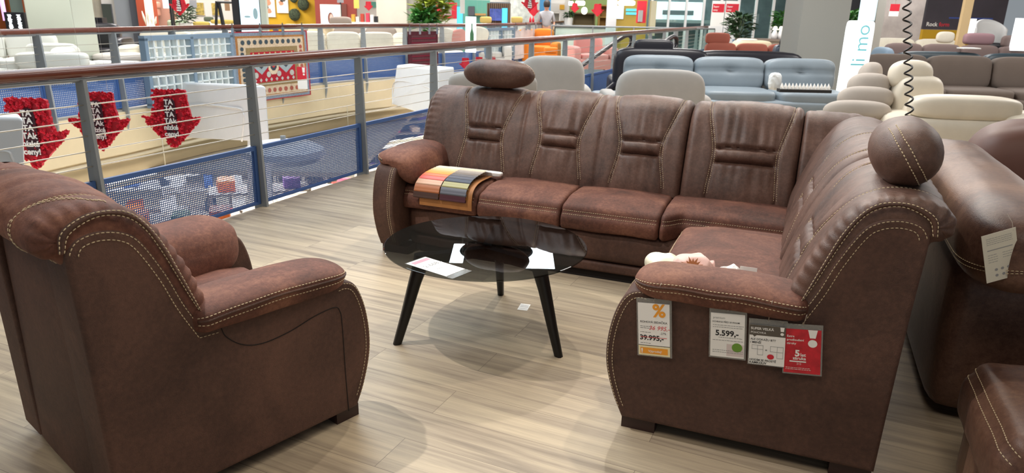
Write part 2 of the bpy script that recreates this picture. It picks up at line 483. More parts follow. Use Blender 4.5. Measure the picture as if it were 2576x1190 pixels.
PAN = cr([(.025, .05), (.02, .3), (.012, .6), (.002, .84), (.008, .890), (.036, .918), (.09, .927), (.15, .912), (.195, .872), (.25, .765), (.29, .66), (.335, .565)], 8)
PAN2 = cr([(.335, .565), (.55, .557), (.78, .560), (.855, .565), (.905, .535), (.94, .455), (.958, .35), (.955, .25), (.925, .14), (.885, .05)], 8)
def offset2(poly, r):
    """inset a closed 2-D loop with mitred corners"""
    n = len(poly); out = []
    A = sum(poly[i][0] * poly[(i + 1) % n][1] - poly[(i + 1) % n][0] * poly[i][1] for i in range(n))
    sg = 1 if A > 0 else -1
    for i in range(n):
        p = Vector(poly[i]); d1 = (p - Vector(poly[i - 1])).normalized(); d2 = (Vector(poly[(i + 1) % n]) - p).normalized()
        n1, n2 = Vector((-d1.y, d1.x)), Vector((-d2.y, d2.x)); k = max(.35, 1 + n1.dot(n2)); o = (n1 + n2) / k * r * sg
        out.append((p.x + o.x, p.y + o.y))
    return out
def slab(mb, T, loop, w0, w1, r, nr=6):
    rings = []
    for k in range(nr, -1, -1):
        a = pi / 2 * k / nr
        rings.append((w0 + r * (1 - math.sin(a)), r * (1 - math.cos(a))))
    rings = [(w0, r + .002)] + rings + [(w0 + w1 - w, i) for w, i in reversed(rings)] + [(w1, r + .002)]
    n = len(loop); vs = []
    for w_, ins in rings:
        for d, z in offset2(loop, ins): vs.append(T(d, w_, z))
    m = len(rings)
    fs = [(i * n + k, i * n + (k + 1) % n, (i + 1) * n + (k + 1) % n, (i + 1) * n + k) for i in range(m - 1) for k in range(n)]
    fs += [tuple(range(n)), tuple((m - 1) * n + k for k in range(n))]
    mb.add(vs, fs)
def stitches(name, paths, parent, r=.0014, ln=.0085, gap=.0042):
    """dashed rows of thick thread; paths are dense point lists"""
    mb = MB()
    for P in paths:
        P = [Vector(p) for p in P]; L = [0]
        for a, b in zip(P, P[1:]): L.append(L[-1] + (b - a).length)
        if L[-1] < .01: continue
        s = 0; j = 0
        def at_s(s):
            k = 0
            lo, hi = 0, len(L) - 2
            while lo < hi:
                md = (lo + hi + 1) // 2
                if L[md] <= s: lo = md
                else: hi = md - 1
            t = (s - L[lo]) / max(1e-9, L[lo + 1] - L[lo]); return P[lo].lerp(P[lo + 1], min(1, t))
        while s + ln < L[-1]:
            a, m_, b = at_s(s), at_s(s + ln / 2), at_s(s + ln)
            mb.tube([a, m_, b], [r * .7, r * 1.1, r * .7], 5); s += ln + gap
    return mb.build(name, M_thread, parent, smooth=True)

def side_panel(T, root, tw, flip_inner=False):
    loop = PAN[:-1] + PAN2
    body = [p for i, p in enumerate(loop) if i in (0, len(loop) - 1) or p[1] > .09]
    mb = MB(); slab(mb, T, body, 0, tw, .015)
    p = mb.build('side_panel', M_side, root, smooth=True, recalc=True, ang=60)
    for f_ in p.data.polygons:
        if len(f_.vertices) > 8: f_.use_smooth = False
    o1 = offset2(loop, .012); o2 = offset2(loop, .030)
    iA = 20; iB = len(PAN) + 2
    def row(off, wz, i0, i1):
        q = offset2(loop, off)[i0:i1]
        return [T(x.x, wz, x.y) for x in resample([(a, b, 0) for a, b in q], 140)]
    fr0 = len(PAN) + 18
    paths = [row(.010, .0002, 27, iB), row(.030, -.0012, 26, iB), row(.008, .0010, fr0, len(loop) - 3), row(.026, -.0012, fr0, len(loop) - 3)]
    stitches('stitching', paths, p)
    # the second piped edge inside the arm front
    def edge(wz):
        q = offset2(loop, -.0012)[fr0 + 6:len(loop) - 2]
        return [T(x.x, wz, x.y) for x in resample([(a, b, 0) for a, b in q], 140)]
    stitches('stitching', [edge(tw - .022), edge(tw - .036)], p)
    return p

def seam_line(T, pts, root, w_=-.0006):
    mb = MB(); mb.tube([T(d, w_, z) for d, z in cr(pts, 8)], .0016, 5)
    return mb.build('seam', M_dark, root, smooth=True)

ARM_X = [(-.018, .553), (-.036, .572), (-.042, .597), (-.032, .616), (.01, .632), (.07, .638), (.14, .633), (.20, .606), (.238, .552), (.252, .50), (.245, .45), (.19, .44), (.12, .50), (.05, .548)]
def arm_pad(T, root, d0=.29, d1=.885, end_tilt=0):
    X = cr(ARM_X, 5, True); n = len(X); c = (.10, .585)
    ds = []
    N = 46
    for i in range(N + 1):
        t = i / N; ds.append(d0 + (d1 - d0) * (.5 - .5 * math.cos(pi * t)) if 0 else d0 + (d1 - d0) * t)
    vs = []
    R0, R1 = .05, .13
    def sect(d):
        e0, e1 = d - d0, d1 - d
        k = 1
        if e0 < R0: k = math.sqrt(max(.02, 1 - (1 - e0 / R0) ** 2))
        if e1 < R1: k = min(k, math.sqrt(max(.012, 1 - (1 - e1 / R1) ** 2.3)))
        return k
    xs = []
    for i in range(N + 1):
        # cluster the samples at both ends
        t = i / N; t = t + .12 * math.sin(2 * pi * t) * -1
        xs.append(d0 + (d1 - d0) * max(0, min(1, t)))
    def S(d, k):
        w_, z = X[k % n]; s = sect(d)
        rise = .012 * math.sin(pi * min(1, max(0, (d - d0) / (d1 - d0))))
        sw = .35 + .65 * s
        ww = c[0] + (w_ - c[0]) * (sw if w_ > c[0] else .12 + .88 * s)
        zz = c[1] + (z - c[1]) * (s if z > c[1] else (.25 + .75 * s))
        q = T(d, ww, zz + rise * (1 if z > .56 else 0))
        f = noise.noise(q * 7) * .004
        return q + Vector((0, 0, f))
    for d in xs:
        for k in range(n): vs.append(S(d, k))
    m = len(xs); mb = MB()
    fs = [(i * n + k, i * n + (k + 1) % n, (i + 1) * n + (k + 1) % n, (i + 1) * n + k) for i in range(m - 1) for k in range(n)]
    fs += [tuple(range(n)), tuple((m - 1) * n + k for k in range(n))]
    mb.add(vs, fs)
    o = mb.build('armrest', M_seat, root, smooth=True, recalc=True)
    ctr = T((d0 + d1) / 2, c[0], c[1])
    def line(k):
        P = []
        for i in range(120):
            d = d0 + .02 + (d1 - d0 - .03) * i / 119
            p = S(d, k); cc = T(d, c[0], c[1]); v = (p - cc); P.append(p + v.normalized() * .0012)
        return P
    stitches('stitching', [line(7), line(13)], o)
    # piping between the two rows
    mb = MB(); mb.tube(line(10), .0042, 6); mb.build('piping', M_side, o, smooth=True)
    return o

BACK = cr([(.06, .60), (.03, .78), (-.012, .835), (-.05, .855), (-.066, .892), (-.05, .932), (.0, .960), (.065, .972), (.13, .964), (.19, .934), (.235, .890), (.275, .828), (.315, .75), (.345, .676), (.375, .59), (.40, .50), (.41, .43)], 9)
def backrest(T, name, w0, w1, root, panels=(), RL=.05, RR=.05, pleat_l=0, pleat_r=0, cuts=(), m=None, droop=0, zs=1.0, seed=0, hw=(.212, .128, .165), dz=.012, bulge=1.0):
    """upholstered back: profile swept across the width; panels = centre positions of stitched hourglass panels"""
    P = resample([(a, b, 0) for a, b in BACK], 120)
    NS = len(P); nrm = []
    for i in range(NS):
        a, b = P[max(0, i - 1)], P[min(NS - 1, i + 1)]; d = (b - a).normalized(); nrm.append((-d.y, d.x))
    itop = max(range(NS), key=lambda i: P[i].y)
    L = [0]
    for a, b in zip(P, P[1:]): L.append(L[-1] + (b - a).length)
    ws = []
    def ends(R): return [R * (1 - math.cos(pi / 2 * k / 7)) for k in range(8)]
    nmid = max(4, int((w1 - w0 - RL - RR) / .0105))
    ws = [w0 + e for e in ends(RL)] + [w0 + RL + (w1 - w0 - RL - RR) * i / nmid for i in range(1, nmid)] + [w1 - e for e in reversed(ends(RR))]
    def hwid(z):
        if z > .70: return hw[1] + (hw[0] - hw[1]) * sm((z - .70) / .34) ** .9
        return hw[1] + (hw[2] - hw[1]) * sm((.70 - z) / .26)
    def pt(i, w_, lift=0):
        q = P[i]; z = q.y; f = 0
        eL, eR = w_ - w0, w1 - w_
        for e, R in ((eL, RL), (eR, RR)):
            if e < R: f -= R - math.sqrt(max(0, R * R - (R - e) ** 2))
        front = i > itop - 14
        for amt, e in ((pleat_l, eL), (pleat_r, eR)):
            if amt and e < .13:
                g = (1 - e / .13) ** 1.3
                ph = L[i] / .042 * 2 * pi + 2.0 * noise.noise(Vector((L[i] * 9, seed, 1.7)))
                f += amt * g * (abs(math.sin(ph / 2)) - .6) * (1 + .6 * noise.noise(Vector((L[i] * 14, 3.1, seed))))
        for c in cuts:
            f -= .009 * math.exp(-((w_ - c) / .010) ** 2)
        wr = noise.noise(Vector((w_ * 16 + seed, z * 2.2, seed))) * .0035 + noise.noise(Vector((w_ * 38 + z * 9, z * 5, seed + 4))) * .0016
        f += wr + .004 * noise.noise(Vector((w_ * 5, z * 5, seed + 9)))
        if front:
            for c in panels:
                h = hwid(z); x = w_ - c
                if abs(x) < h + .06:
                    f -= .0095 * math.exp(-((abs(x) - h) / .0085) ** 2)
                if abs(x) < h:
                    g = sm((h - abs(x)) / .03)
                    if z > .42: f += .016 * bulge * g * (1 - (x / h) ** 2)
                    for zc in (.742, .662):
                        wob = zc + .004 * noise.noise(Vector((w_ * 20, zc * 31, seed)))
                        f -= (.010 + .024 * bulge) * g * math.exp(-((z - wob) / .0105) ** 2)
                    f += .010 * bulge * g * math.exp(-((z - .702) / .024) ** 2)
                    # gathers running up and down from the two channels
                    fold = noise.noise(Vector((w_ * 30, 2.2 * seed, z * 1.2)))
                    a = math.exp(-abs(z - .80) / .10) if z > .742 else math.exp(-abs(z - .60) / .08) if z < .662 else .2
                    f += .013 * g * a * fold
        f += lift
        d = q.x + nrm[i][0] * f; zz = q.y + nrm[i][1] * f
        if droop: zz -= droop(w_)
        return T(d, w_, zz * zs + dz)
    mb = MB(); vs = [pt(i, w_) for i in range(NS) for w_ in ws]; nw = len(ws)
    fs = [(i * nw + k, i * nw + k + 1, (i + 1) * nw + k + 1, (i + 1) * nw + k) for i in range(NS - 1) for k in range(nw - 1)]
    fs.append(tuple(i * nw for i in range(NS))); fs.append(tuple(i * nw + nw - 1 for i in range(NS)))
    fs.append(tuple(k for k in range(nw)) + tuple((NS - 1) * nw + nw - 1 - k for k in range(nw)))
    mb.add(vs, fs)
    o = mb.build(name, m or M_back, root, smooth=True, recalc=True, ang=55)
    paths = []
    for c in panels:
        for sg in (-1, 1):
            for off in (-.0075, .0075):
                paths.append([pt(i, c + sg * (hwid(P[i].y) + off), .0012) for i in range(itop - 10, NS - 4)])
    if paths: stitches('stitching', paths, o)
    return o, pt, P, L, itop

def end_arch(T, root, w_=-.004):
    """piped arch that closes the gathered end of the back above the side panel"""
    A = cr([(-.014, .885), (-.004, .938), (.045, .970), (.10, .978), (.16, .966), (.205, .924), (.245, .855), (.275, .775), (.305, .69), (.335, .60)], 9)
    B = cr([(.0, .885), (.020, .932), (.09, .962), (.155, .948), (.20, .905), (.235, .835), (.268, .755), (.30, .675), (.335, .60)], 9)
    n = 70; a = resample([(x, y, 0) for x, y in A], n); b = resample([(x, y, 0) for x, y in B], n)
    mb = MB()
    mb.grid(lambda s, t: T(*(lambda q: (q.x, w_ - .009 * math.sin(pi * t) + .001, q.y))(a[round(s * (n - 1))].lerp(b[round(s * (n - 1))], t))), n, 7)
    o = mb.build('end_band', M_side, root, smooth=True)
    stitches('stitching', [[T(p.lerp(q, .12).x, w_ - .0055, p.lerp(q, .12).y) for p, q in zip(a, b)], [T(p.lerp(q, .9).x, w_ - .0045, p.lerp(q, .9).y) for p, q in zip(a, b)]], o)
    return o

def seat_cushion(T, root, d0, d1, w0, w1, top=.452, bot=.29, rf=.05, seamrow=True, name='seat_cushion', crown=.014, seed=0, rs=.03, m=None, frontdrop=.03):
    """block cushion with a rounded front, crowned top and a double-stitched front edge"""
    prof = cr([(d0, bot + .02), (d0, top - .01), (d0 + .05, top), (d0 + (d1 - d0) * .6, top + .006), (d1 - rf * 2.0, top - frontdrop * .25), (d1 - rf * .75, top - frontdrop * .75), (d1 - .012, top - frontdrop - rf * .62), (d1 + .006, top - frontdrop - rf * 1.3), (d1 + .004, bot + .03), (d1 - .008, bot + .004), (d1 - .05, bot)], 7)
    P = resample([(a, b, 0) for a, b in prof], 74); NS = len(P)
    nrm = []
    for i in range(NS):
        a, b = P[max(0, i - 1)], P[min(NS - 1, i + 1)]; d = (b - a).normalized(); nrm.append((-d.y, d.x))
    ws = [w0 + rs * (1 - math.cos(pi / 2 * k / 6)) for k in range(7)]
    nm = max(6, int((w1 - w0) / .016))
    ws = ws + [w0 + rs + (w1 - w0 - 2 * rs) * i / nm for i in range(1, nm)] + [w1 - (x - w0) for x in reversed(ws)]
    zs_ = top - frontdrop - rf * .55
    isew = min(range(NS // 3, NS), key=lambda i: abs(P[i].y - zs_))
    def pt(i, w_, lift=0):
        q = P[i]; f = lift
        for e in (w_ - w0, w1 - w_):
            if e < rs: f -= (rs - math.sqrt(max(0, rs * rs - (rs - e) ** 2))) * .9
        x = (w_ - w0) / (w1 - w0) * 2 - 1
        if q.y > top - .05: f += crown * (1 - x * x) * sm((d1 - q.x) / .2)
        f += .004 * noise.noise(Vector((w_ * 6 + seed, q.x * 6, q.y * 6))) + .0015 * noise.noise(Vector((w_ * 30 + seed, q.x * 12, q.y * 9)))
        if seamrow: f -= .004 * math.exp(-((i - isew) / 1.2) ** 2)
        return T(q.x + nrm[i][0] * f, w_, q.y + nrm[i][1] * f)
    mb = MB(); nw = len(ws)
    mb.add([pt(i, w_) for i in range(NS) for w_ in ws], [(i * nw + k, i * nw + k + 1, (i + 1) * nw + k + 1, (i + 1) * nw + k) for i in range(NS - 1) for k in range(nw - 1)] + [tuple(i * nw for i in range(NS)), tuple(i * nw + nw - 1 for i in range(NS)), tuple(range(nw)) + tuple((NS - 1) * nw + nw - 1 - k for k in range(nw))])
    o = mb.build(name, m or M_seat, root, smooth=True, recalc=True, ang=60)
    if seamrow:
        i0 = isew
        rows = []
        for di in (-1, 1):
            i = i0 + di; rows.append([pt(i, w0 + .012 + (w1 - w0 - .024) * k / 90, .0012) for k in range(91)])
        stitches('stitching', rows, o)
    return o

def foot(T, root, d0, d1, w0, w1, h=.05):
    mb = MB(); vs = []
    for z in (0, h):
        for d, w_ in ((d0, w0), (d1, w0), (d1, w1), (d0, w1)): vs.append(T(d, w_, z))
    mb.hexa(vs)
    return mb.build('foot', mat('foot_brown', '#35201c', .5), root, recalc=True)

def headrest(root, c, length, dep, hgt, axis, tilt=0, name='headrest'):
    """bean-shaped neck pillow; axis = direction of its length"""
    ax = Vector(axis).normalized(); up = Vector((0, 0, 1)); fw = ax.cross(up)
    mb = MB(); nu, nv = 44, 36
    c = Vector(c)
    def put(uu, y, z):
        f_ = .004 * noise.noise(Vector((uu * 4, y * 20, z * 20)))
        yy, zz = y * math.cos(tilt) - z * math.sin(tilt), y * math.sin(tilt) + z * math.cos(tilt)
        return c + ax * (uu * length / 2 + f_) + fw * yy + up * (zz + f_)
    def f(s, t):
        uu = math.sin((s * 2 - 1) * pi / 2)
        r = max(.012, (1 - abs(uu) ** 3.0) ** .5 if abs(uu) < 1 else 0)
        a = 2 * pi * t
        return put(uu, math.cos(a) * dep / 2 * r, math.sin(a) * hgt / 2 * r)
    def endpath(o, th, sg=-1, lift=.0015):
        out = []
        for k in range(80):
            q = (k / 79 * 2 - 1) * .97 * min(dep, hgt) / 2
            y, z = q * math.cos(th) - o * math.sin(th), q * math.sin(th) + o * math.cos(th)
            r = min(.99, math.hypot(y / dep * 2, z / hgt * 2)); uu = (1 - r * r) ** (1 / 3.0)
            out.append(put(sg * uu, y, z) + ax * sg * lift)
        return out
    mb.grid(f, nu, nv, False, True)
    mb.f.append(tuple(range(nv - 1, -1, -1))); mb.f.append(tuple((nu - 1) * nv + k for k in range(nv))); mb.mi += [0, 0]
    o = mb.build(name, M_back, root, smooth=True, recalc=True)
    return o, f, endpath

# ---------------------------------------------------------------- armchair seen from behind
AR = math.radians(50)
def armchair():
    F0, W0 = .58, 1.972
    Fv = Vector((math.cos(AR), math.sin(AR), 0)); Wv = Vector((-math.sin(AR), math.cos(AR), 0))
    base = Fv * (F0 + .45) + Wv * (W0 + .45); 
    root = thing('armchair', 'brown suede armchair with cream stitching, seen from behind, on the wood floor', 'armchair', base, AR)
    off = Vector((.45, .45, 0))
    wid = lambda d: .815 + .16 * d
    T = lambda d, w_, z: Vector((d, w_, z)) - off
    T2 = lambda d, w_, z: Vector((d, wid(d) - w_, z)) - off
    TM = lambda d, w_, z: Vector((d, w_ * wid(d), z)) - off
    for t in (T, T2):
        side_panel(t, root, .17)
        arm_pad(t, root)
        end_arch(t, root)
        foot(t, root, .80, .90, .02, .15); foot(t, root, .06, .16, .03, .15)
    seam_line(T, [(.385, .55), (.40, .51), (.45, .465), (.52, .445), (.62, .452), (.72, .475), (.80, .482), (.825, .462), (.832, .40), (.835, .2), (.84, .05)], root)
    mb = MB()
    mb.grid(lambda s, t: T(.035 + .012 * math.sin(pi * t) * 0 - .012 * (1 - (2 * s - 1) ** 4) , .11 + (wid(0) - .22) * s, .05 + .87 * t), 14, 24)
    mb.grid(lambda s, t: T(.10, .11 + (wid(0) - .22) * (1 - s), .05 + .87 * t), 4, 4)
    mb.build('back_panel', M_side, root, smooth=True)
    b, pt, P, L, itop = backrest(lambda d, w_, z: T(d, w_, z), 'backrest', .004, .81 , root, panels=(.405,), RL=.05, RR=.05, pleat_l=.011, pleat_r=.011, seed=5, hw=(.245, .16, .19), m=M_seat, dz=.02)
    # double-stitched loop at the corner of the roll
    loop = []
    for off_ in (0, .012):
        q = []
        for k in range(90):
            t = k / 89
            i = int(round(itop + 6 - t * 36)); w_ = .045 + off_ + .115 * math.sin(pi * min(1, t * 1.0)) ** .8 
            q.append(pt(max(i, 2), w_, .0014))
        loop.append([Vector(x) for x in resample(q, 80)])
    stitches('stitching', loop, b)
    seat_cushion(TM, root, .36, .90, .235, .765, top=.46, bot=.20, seed=3, crown=.02)
    mb = MB(); vs = [TM(d, w_, z) for z in (.06, .21) for d, w_ in ((.10, .15), (.89, .15), (.89, .85), (.10, .85))]; mb.hexa(vs); mb.build('seat_frame', M_side, root, recalc=True)
    return root
armchair()
# ---------------------------------------------------------------- corner sofa (local axes: x along the long run, y towards its back)
SA = math.radians(-21.5)
SU = Vector((math.cos(SA), math.sin(SA), 0)); SV = Vector((-math.sin(SA), math.cos(SA), 0))
SB = (-.9, 4.1)                       # base point of the sofa in its own axes
def suv(u, v, z=0):                   # sofa axes -> world
    return SU * u + SV * v + Vector((0, 0, z))
UB, VB, UL, VR = .415, 4.63, -2.385, 2.345
def corner_sofa():
    root = thing('corner_sofa', 'large brown suede corner sofa with stitched hourglass backrests on the wood floor', 'sofa', suv(*SB), SA)
    ob = Vector((SB[0], SB[1], 0))
    TR = lambda d, w_, z: Vector((UB - d, VR + w_, z)) - ob          # short wing: faces -x, w from its outer end
    TL = lambda d, w_, z: Vector((UL + w_, VB - d, z)) - ob          # long run: faces -y, w from its left end
    W = -UL                                                          # helper: w of x = 0
    # ends
    side_panel(TR, root, .20); arm_pad(TR, root); end_arch(TR, root)
    foot(TR, root, .76, .885, .02, .2); foot(TR, root, .03, .16, .02, .2)
    side_panel(TL, root, .145); arm_pad(TL, root)
    foot(TL, root, .76, .885, .02, .2)
    # long run backs
    backrest(TL, 'backrest', .02, W - .603, root, panels=(W - 1.905, W - 1.385, W - .865), RL=.06, RR=.04, pleat_l=.008, seed=1, cuts=(W - 1.645, W - 1.125))
    backrest(TL, 'backrest', W - .60, W + .033, root, panels=(W - .255,), RL=.045, RR=.04, seed=2, hw=(.245, .178, .195))
    backrest(TL, 'corner_backrest', W + .036, W + UB - .005, root, RL=.03, RR=.12, seed=3, zs=.985)
    # short wing backs
    LW = VB - VR
    backrest(TR, 'backrest', .006, .80, root, panels=(.41,), RL=.05, RR=.05, pleat_l=.011, seed=8, hw=(.235, .15, .185), dz=.014, bulge=.25)
    backrest(TR, 'backrest', .803, 1.50, root, panels=(1.15,), RL=.05, RR=.05, seed=9, hw=(.235, .15, .185), dz=.014, bulge=.25)
    backrest(TR, 'corner_backrest', 1.503, LW - .12, root, RL=.05, RR=.10, seed=10, zs=.99)
    # seats
    f = VB - 3.80
    e = [W - 2.248, W - 1.735, W - 1.205, W - .632]
    for i in range(3):
        seat_cushion(TL, root, .36, f, e[i] + .003, e[i + 1] - .003, seed=i, rs=.022)
    # corner seat with a chamfered inner corner
    seat_cushion(lambda d, w_, z: TL(d - .10 * sm((w_ - (e[3] + .02)) / .10) * sm((d - .5) / .3), w_, z), root, .30, f, e[3] + .003, W + .10, seed=5, rs=.025)
    seat_cushion(TR, root, .30, .915, .235, 3.655 - VR, seed=6, rs=.045, top=.462, crown=.02)
    # frame fronts under the cushions: upper board, recess line, lower drawer board
    mb = MB()
    def board(u0, u1, v0, v1, z0, z1, r=.012):
        mb.pillow(Vector(((u0 + u1) / 2, (v0 + v1) / 2, (z0 + z1) / 2)) - ob, (abs(u1 - u0), abs(v1 - v0), z1 - z0), k=14, n=6)
    board(-2.26, .2, 3.825, 4.5, .112, .292)
    board(-.485, .2, 2.52, 4.0, .112, .292)
    mb.build('seat_frame', M_side, root, smooth=True)
    mb = MB()
    board(-2.26, .2, 3.83, 4.5, .045, .108)
    board(-.48, .2, 2.52, 4.0, .045, .108)
    mb.build('drawer_front', M_side, root, smooth=True)
    mb = MB()
    mb.hexa([Vector(p) - ob for z in (.05, .93) for p in ((UL + .2, VB - .05, z), (UB - .02, VB - .05, z), (UB - .02, VB - .01, z), (UL + .2, VB - .01, z))])
    mb.hexa([Vector(p) - ob for z in (.05, .93) for p in ((UB - .10, VR + .14, z), (UB - .03, VR + .14, z), (UB - .03, VB - .02, z), (UB - .10, VB - .02, z))])
    mb.build('back_panel', M_side, root)
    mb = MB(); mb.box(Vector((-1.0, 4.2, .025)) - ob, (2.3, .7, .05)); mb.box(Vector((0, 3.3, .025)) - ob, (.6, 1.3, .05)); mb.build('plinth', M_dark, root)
    # neck pillows on the backs
    h, f1, e1 = headrest(root, Vector((-1.885, VB - .145, 1.085)) - ob, .50, .215, .185, (1, 0, 0), .15)
    stitches('stitching', [[f1(.03 + .94 * k / 80, .30) for k in range(81)], e1(.0, 1.2, 1)], h)
    h, f2, e2 = headrest(root, Vector((.345, VR + .36, 1.075)) - ob, .46, .215, .215, (0, 1, 0), 0)
    stitches('stitching', [e2(-.012, -.98), e2(.012, -.98)], h, r=.0018)
    return root
corner_sofa()

# ---------------------------------------------------------------- round smoked glass coffee table
M_smoke = glass_mat('smoked_glass', (.42, .44, .45, 1), .9, .0, 1.5)
M_clear = glass_mat('clear_glass', (.86, .92, .92, 1), 1, .02, 1.45)
M_chrome = mat('chrome', '#d9dde0', .12, metal=1)
M_black = mat('black_wood', '#141312', .4, spec=.4)
TC = Vector((-.122, 3.215, 0))
def coffee_table():
    root = thing('coffee_table', 'low round coffee table with smoked glass top and three black legs', 'table', TC)
    mb = MB(); r = .478; z = .437
    mb.lathe([(r - .003, z - .008), (r, z - .006), (r, z - .002), (r - .003, z)], n=128)
    mb.build('glass_top', M_smoke, root, smooth=True, ang=40)
    for k, fx in enumerate(((1000, 865), (1258, 745), (1407, 897))):
        ft = gp(*fx) - TC; dr = ft.normalized(); sd = Vector((-dr.y, dr.x, 0))
        mb = MB(); vs = []
        prof = [(.445, 0, .019, .016), (.40, .14, .023, .020), (.355, .29, .028, .024), (.325, .375, .034, .027), (.30, .428, .050, .028)]
        n = 12
        for rr, zz, a, b in prof:
            for q in range(n):
                t = 2 * pi * q / n; cs, sn = math.cos(t), math.sin(t)
                k_ = (abs(cs) ** 4 + abs(sn) ** 4) ** -.25
                vs.append(dr * (rr + a * cs * k_) + sd * (b * sn * k_) + Vector((0, 0, zz)))
        m = len(prof)
        mb.add(vs, [(i * n + q, i * n + (q + 1) % n, (i + 1) * n + (q + 1) % n, (i + 1) * n + q) for i in range(m - 1) for q in range(n)] + [tuple(range(n - 1, -1, -1)), tuple((m - 1) * n + q for q in range(n))])
        mb.build('leg', M_black, root, smooth=True, ang=50)
        mb = MB(); mb.obox(dr * .15 + Vector((0, 0, .402)), (dr, sd, (0, 0, 1)), (.17, .022, .022)); mb.build('brace', M_black, root)
        mb = MB(); mb.lathe([(.014, .4285), (.014, .4289)], dr * .30, 20); mb.build('fixing_disc', M_chrome, root, smooth=True, ang=40)
    return root
coffee_table()

M_paper = mat('white_paper', '#f2f1ee', .6)
M_red = mat('print_red', '#cf2436', .6)
M_ink = mat('print_ink', '#2c2b2d', .7)
M_pgrey = mat('print_grey', '#9a9a9a', .7)
M_orange = mat('print_orange', '#f0a030', .6)
M_green = mat('print_green', '#6d9b35', .6)
M_sleeve = bpy.data.materials.new('plastic_sleeve'); M_sleeve.use_nodes = True
def _sl():
    nt = M_sleeve.node_tree; N = nt.nodes; L = nt.links; N.remove(N['Principled BSDF'])
    t = N.new('ShaderNodeBsdfTransparent'); t.inputs[0].default_value = (.93, .94, .93, 1)
    d = N.new('ShaderNodeBsdfDiffuse'); d.inputs[0].default_value = (.75, .75, .72, 1)
    g = N.new('ShaderNodeBsdfGlossy'); g.inputs['Roughness'].default_value = .12
    a = N.new('ShaderNodeMixShader'); a.inputs[0].default_value = .22; L.new(t.outputs[0], a.inputs[1]); L.new(d.outputs[0], a.inputs[2])
    f = N.new('ShaderNodeFresnel'); f.inputs[0].default_value = 1.4
    x = N.new('ShaderNodeMixShader'); L.new(f.outputs[0], x.inputs[0]); L.new(a.outputs[0], x.inputs[1]); L.new(g.outputs[0], x.inputs[2]); L.new(x.outputs[0], N['Material Output'].inputs[0])
_sl()

class Card:
    """a flat printed card: origin at its lower left corner, axes r (right) and u (up)"""
    def __init__(s, root, o, r, u, w_, h):
        s.root, s.o, s.r, s.u, s.w, s.h = root, Vector(o), Vector(r).normalized(), Vector(u).normalized(), w_, h
        s.n = s.r.cross(s.u); s.lv = 0
    def p(s, x, y, z=0): return s.o + s.r * (x * s.w) + s.u * (y * s.h) + s.n * z
    def slab(s, name, x0, y0, x1, y1, z0, z1, m, parent=None):
        mb = MB(); mb.hexa([s.p(x, y, z) for z in (z0, z1) for x, y in ((x0, y0), (x1, y0), (x1, y1), (x0, y1))]); return mb.build(name, m, parent or s.root)
    def rect(s, mb, x0, y0, x1, y1, z): mb.add([s.p(x, y, z) for x, y in ((x0, y0), (x1, y0), (x1, y1), (x0, y1))], [(0, 1, 2, 3)])
    def poly(s, mb, pts, z): mb.add([s.p(x, y, z) for x, y in pts], [tuple(range(len(pts)))])
    def disc(s, mb, x, y, rx, ry, z, n=28): s.poly(mb, [(x + rx * math.cos(2 * pi * k / n), y + ry * math.sin(2 * pi * k / n)) for k in range(n)], z)
    def text(s, mb, body, x, y, size, z, bold=0, align='LEFT', slant=0, xs=1.0): put_text(mb, body, size * s.h, s.p(x, y), s.r, s.u, bold=bold, align=align, lift=z, slant=slant, xs=xs)

def small_lines(c, mb, x0, x1, ys, z, h=.006, rnd=None):
    for y in ys:
        x = x0
        while x < x1 - .02:
            w_ = R_.uniform(.03, .09); c.rect(mb, x, y, min(x1, x + w_), y + h, z); x += w_ + .015

# price card lying on the glass, overhanging its edge
def price_card():
    z = .4385
    a, b, d = gp(1018, 664, z), gp(1163, 688, z), gp(1060, 648, z)
    a = gp(1030, 668, z); b = gp(1122, 696, z); tl = gp(1062, 650, z)
    r = (gp(1122, 696, z) - gp(1022, 664, z)); r.z = 0; w_ = r.length; r.normalize()
    u = Vector((-r.y, r.x, 0)); h = .125
    root = thing('price_card', 'white price card in clear sleeve lying on the coffee table edge', 'card', gp(1090, 672, z))
    h0 = .118
    c = Card(root, gp(1022, 664, z) + r * w_ - root.location, u, -r, h0, w_)
    c.slab('sleeve', -.02, -.16, 1.02, 1.03, 0, .0006, M_sleeve)
    k = c.slab('card', 0, 0, 1, 1, .0008, .0016, M_paper)
    mb = MB(); c.rect(mb, .12, .83, .94, .95, .0020); mb.build('header', mat('print_pink', '#e28a98', .6), k)
    mb = MB(); c.rect(mb, .0, .775, 1, .785, .002); c.text(mb, '2.668,-', .16, .56, .16, .002, .02); small_lines(c, mb, .3, .62, (.36,), .002, .02); small_lines(c, mb, .55, .9, (.30, .12), .002, .012); c.rect(mb, .15, .045, .97, .052, .002); mb.build('lettering', M_pgrey, k)
price_card()
# small label on the floor under the table
def floor_label():
    o = gp(1300, 780); root = thing('label', 'small white printed label lying on the floor under the coffee table', 'label', gp(1313, 772))
    a = gp(1301, 779) - root.location; r = (gp(1326, 782) - gp(1301, 779)); r.z = 0; w_ = r.length; u = Vector((-r.y, r.x, 0))
    c = Card(root, a, r, u, w_, .085)
    k = c.slab('paper', 0, 0, 1, 1, .0004, .001, M_paper)
    mb = MB(); small_lines(c, mb, .1, .9, (.75, .6, .45, .2), .0014, .05); mb.build('lettering', M_pgrey, k)
floor_label()

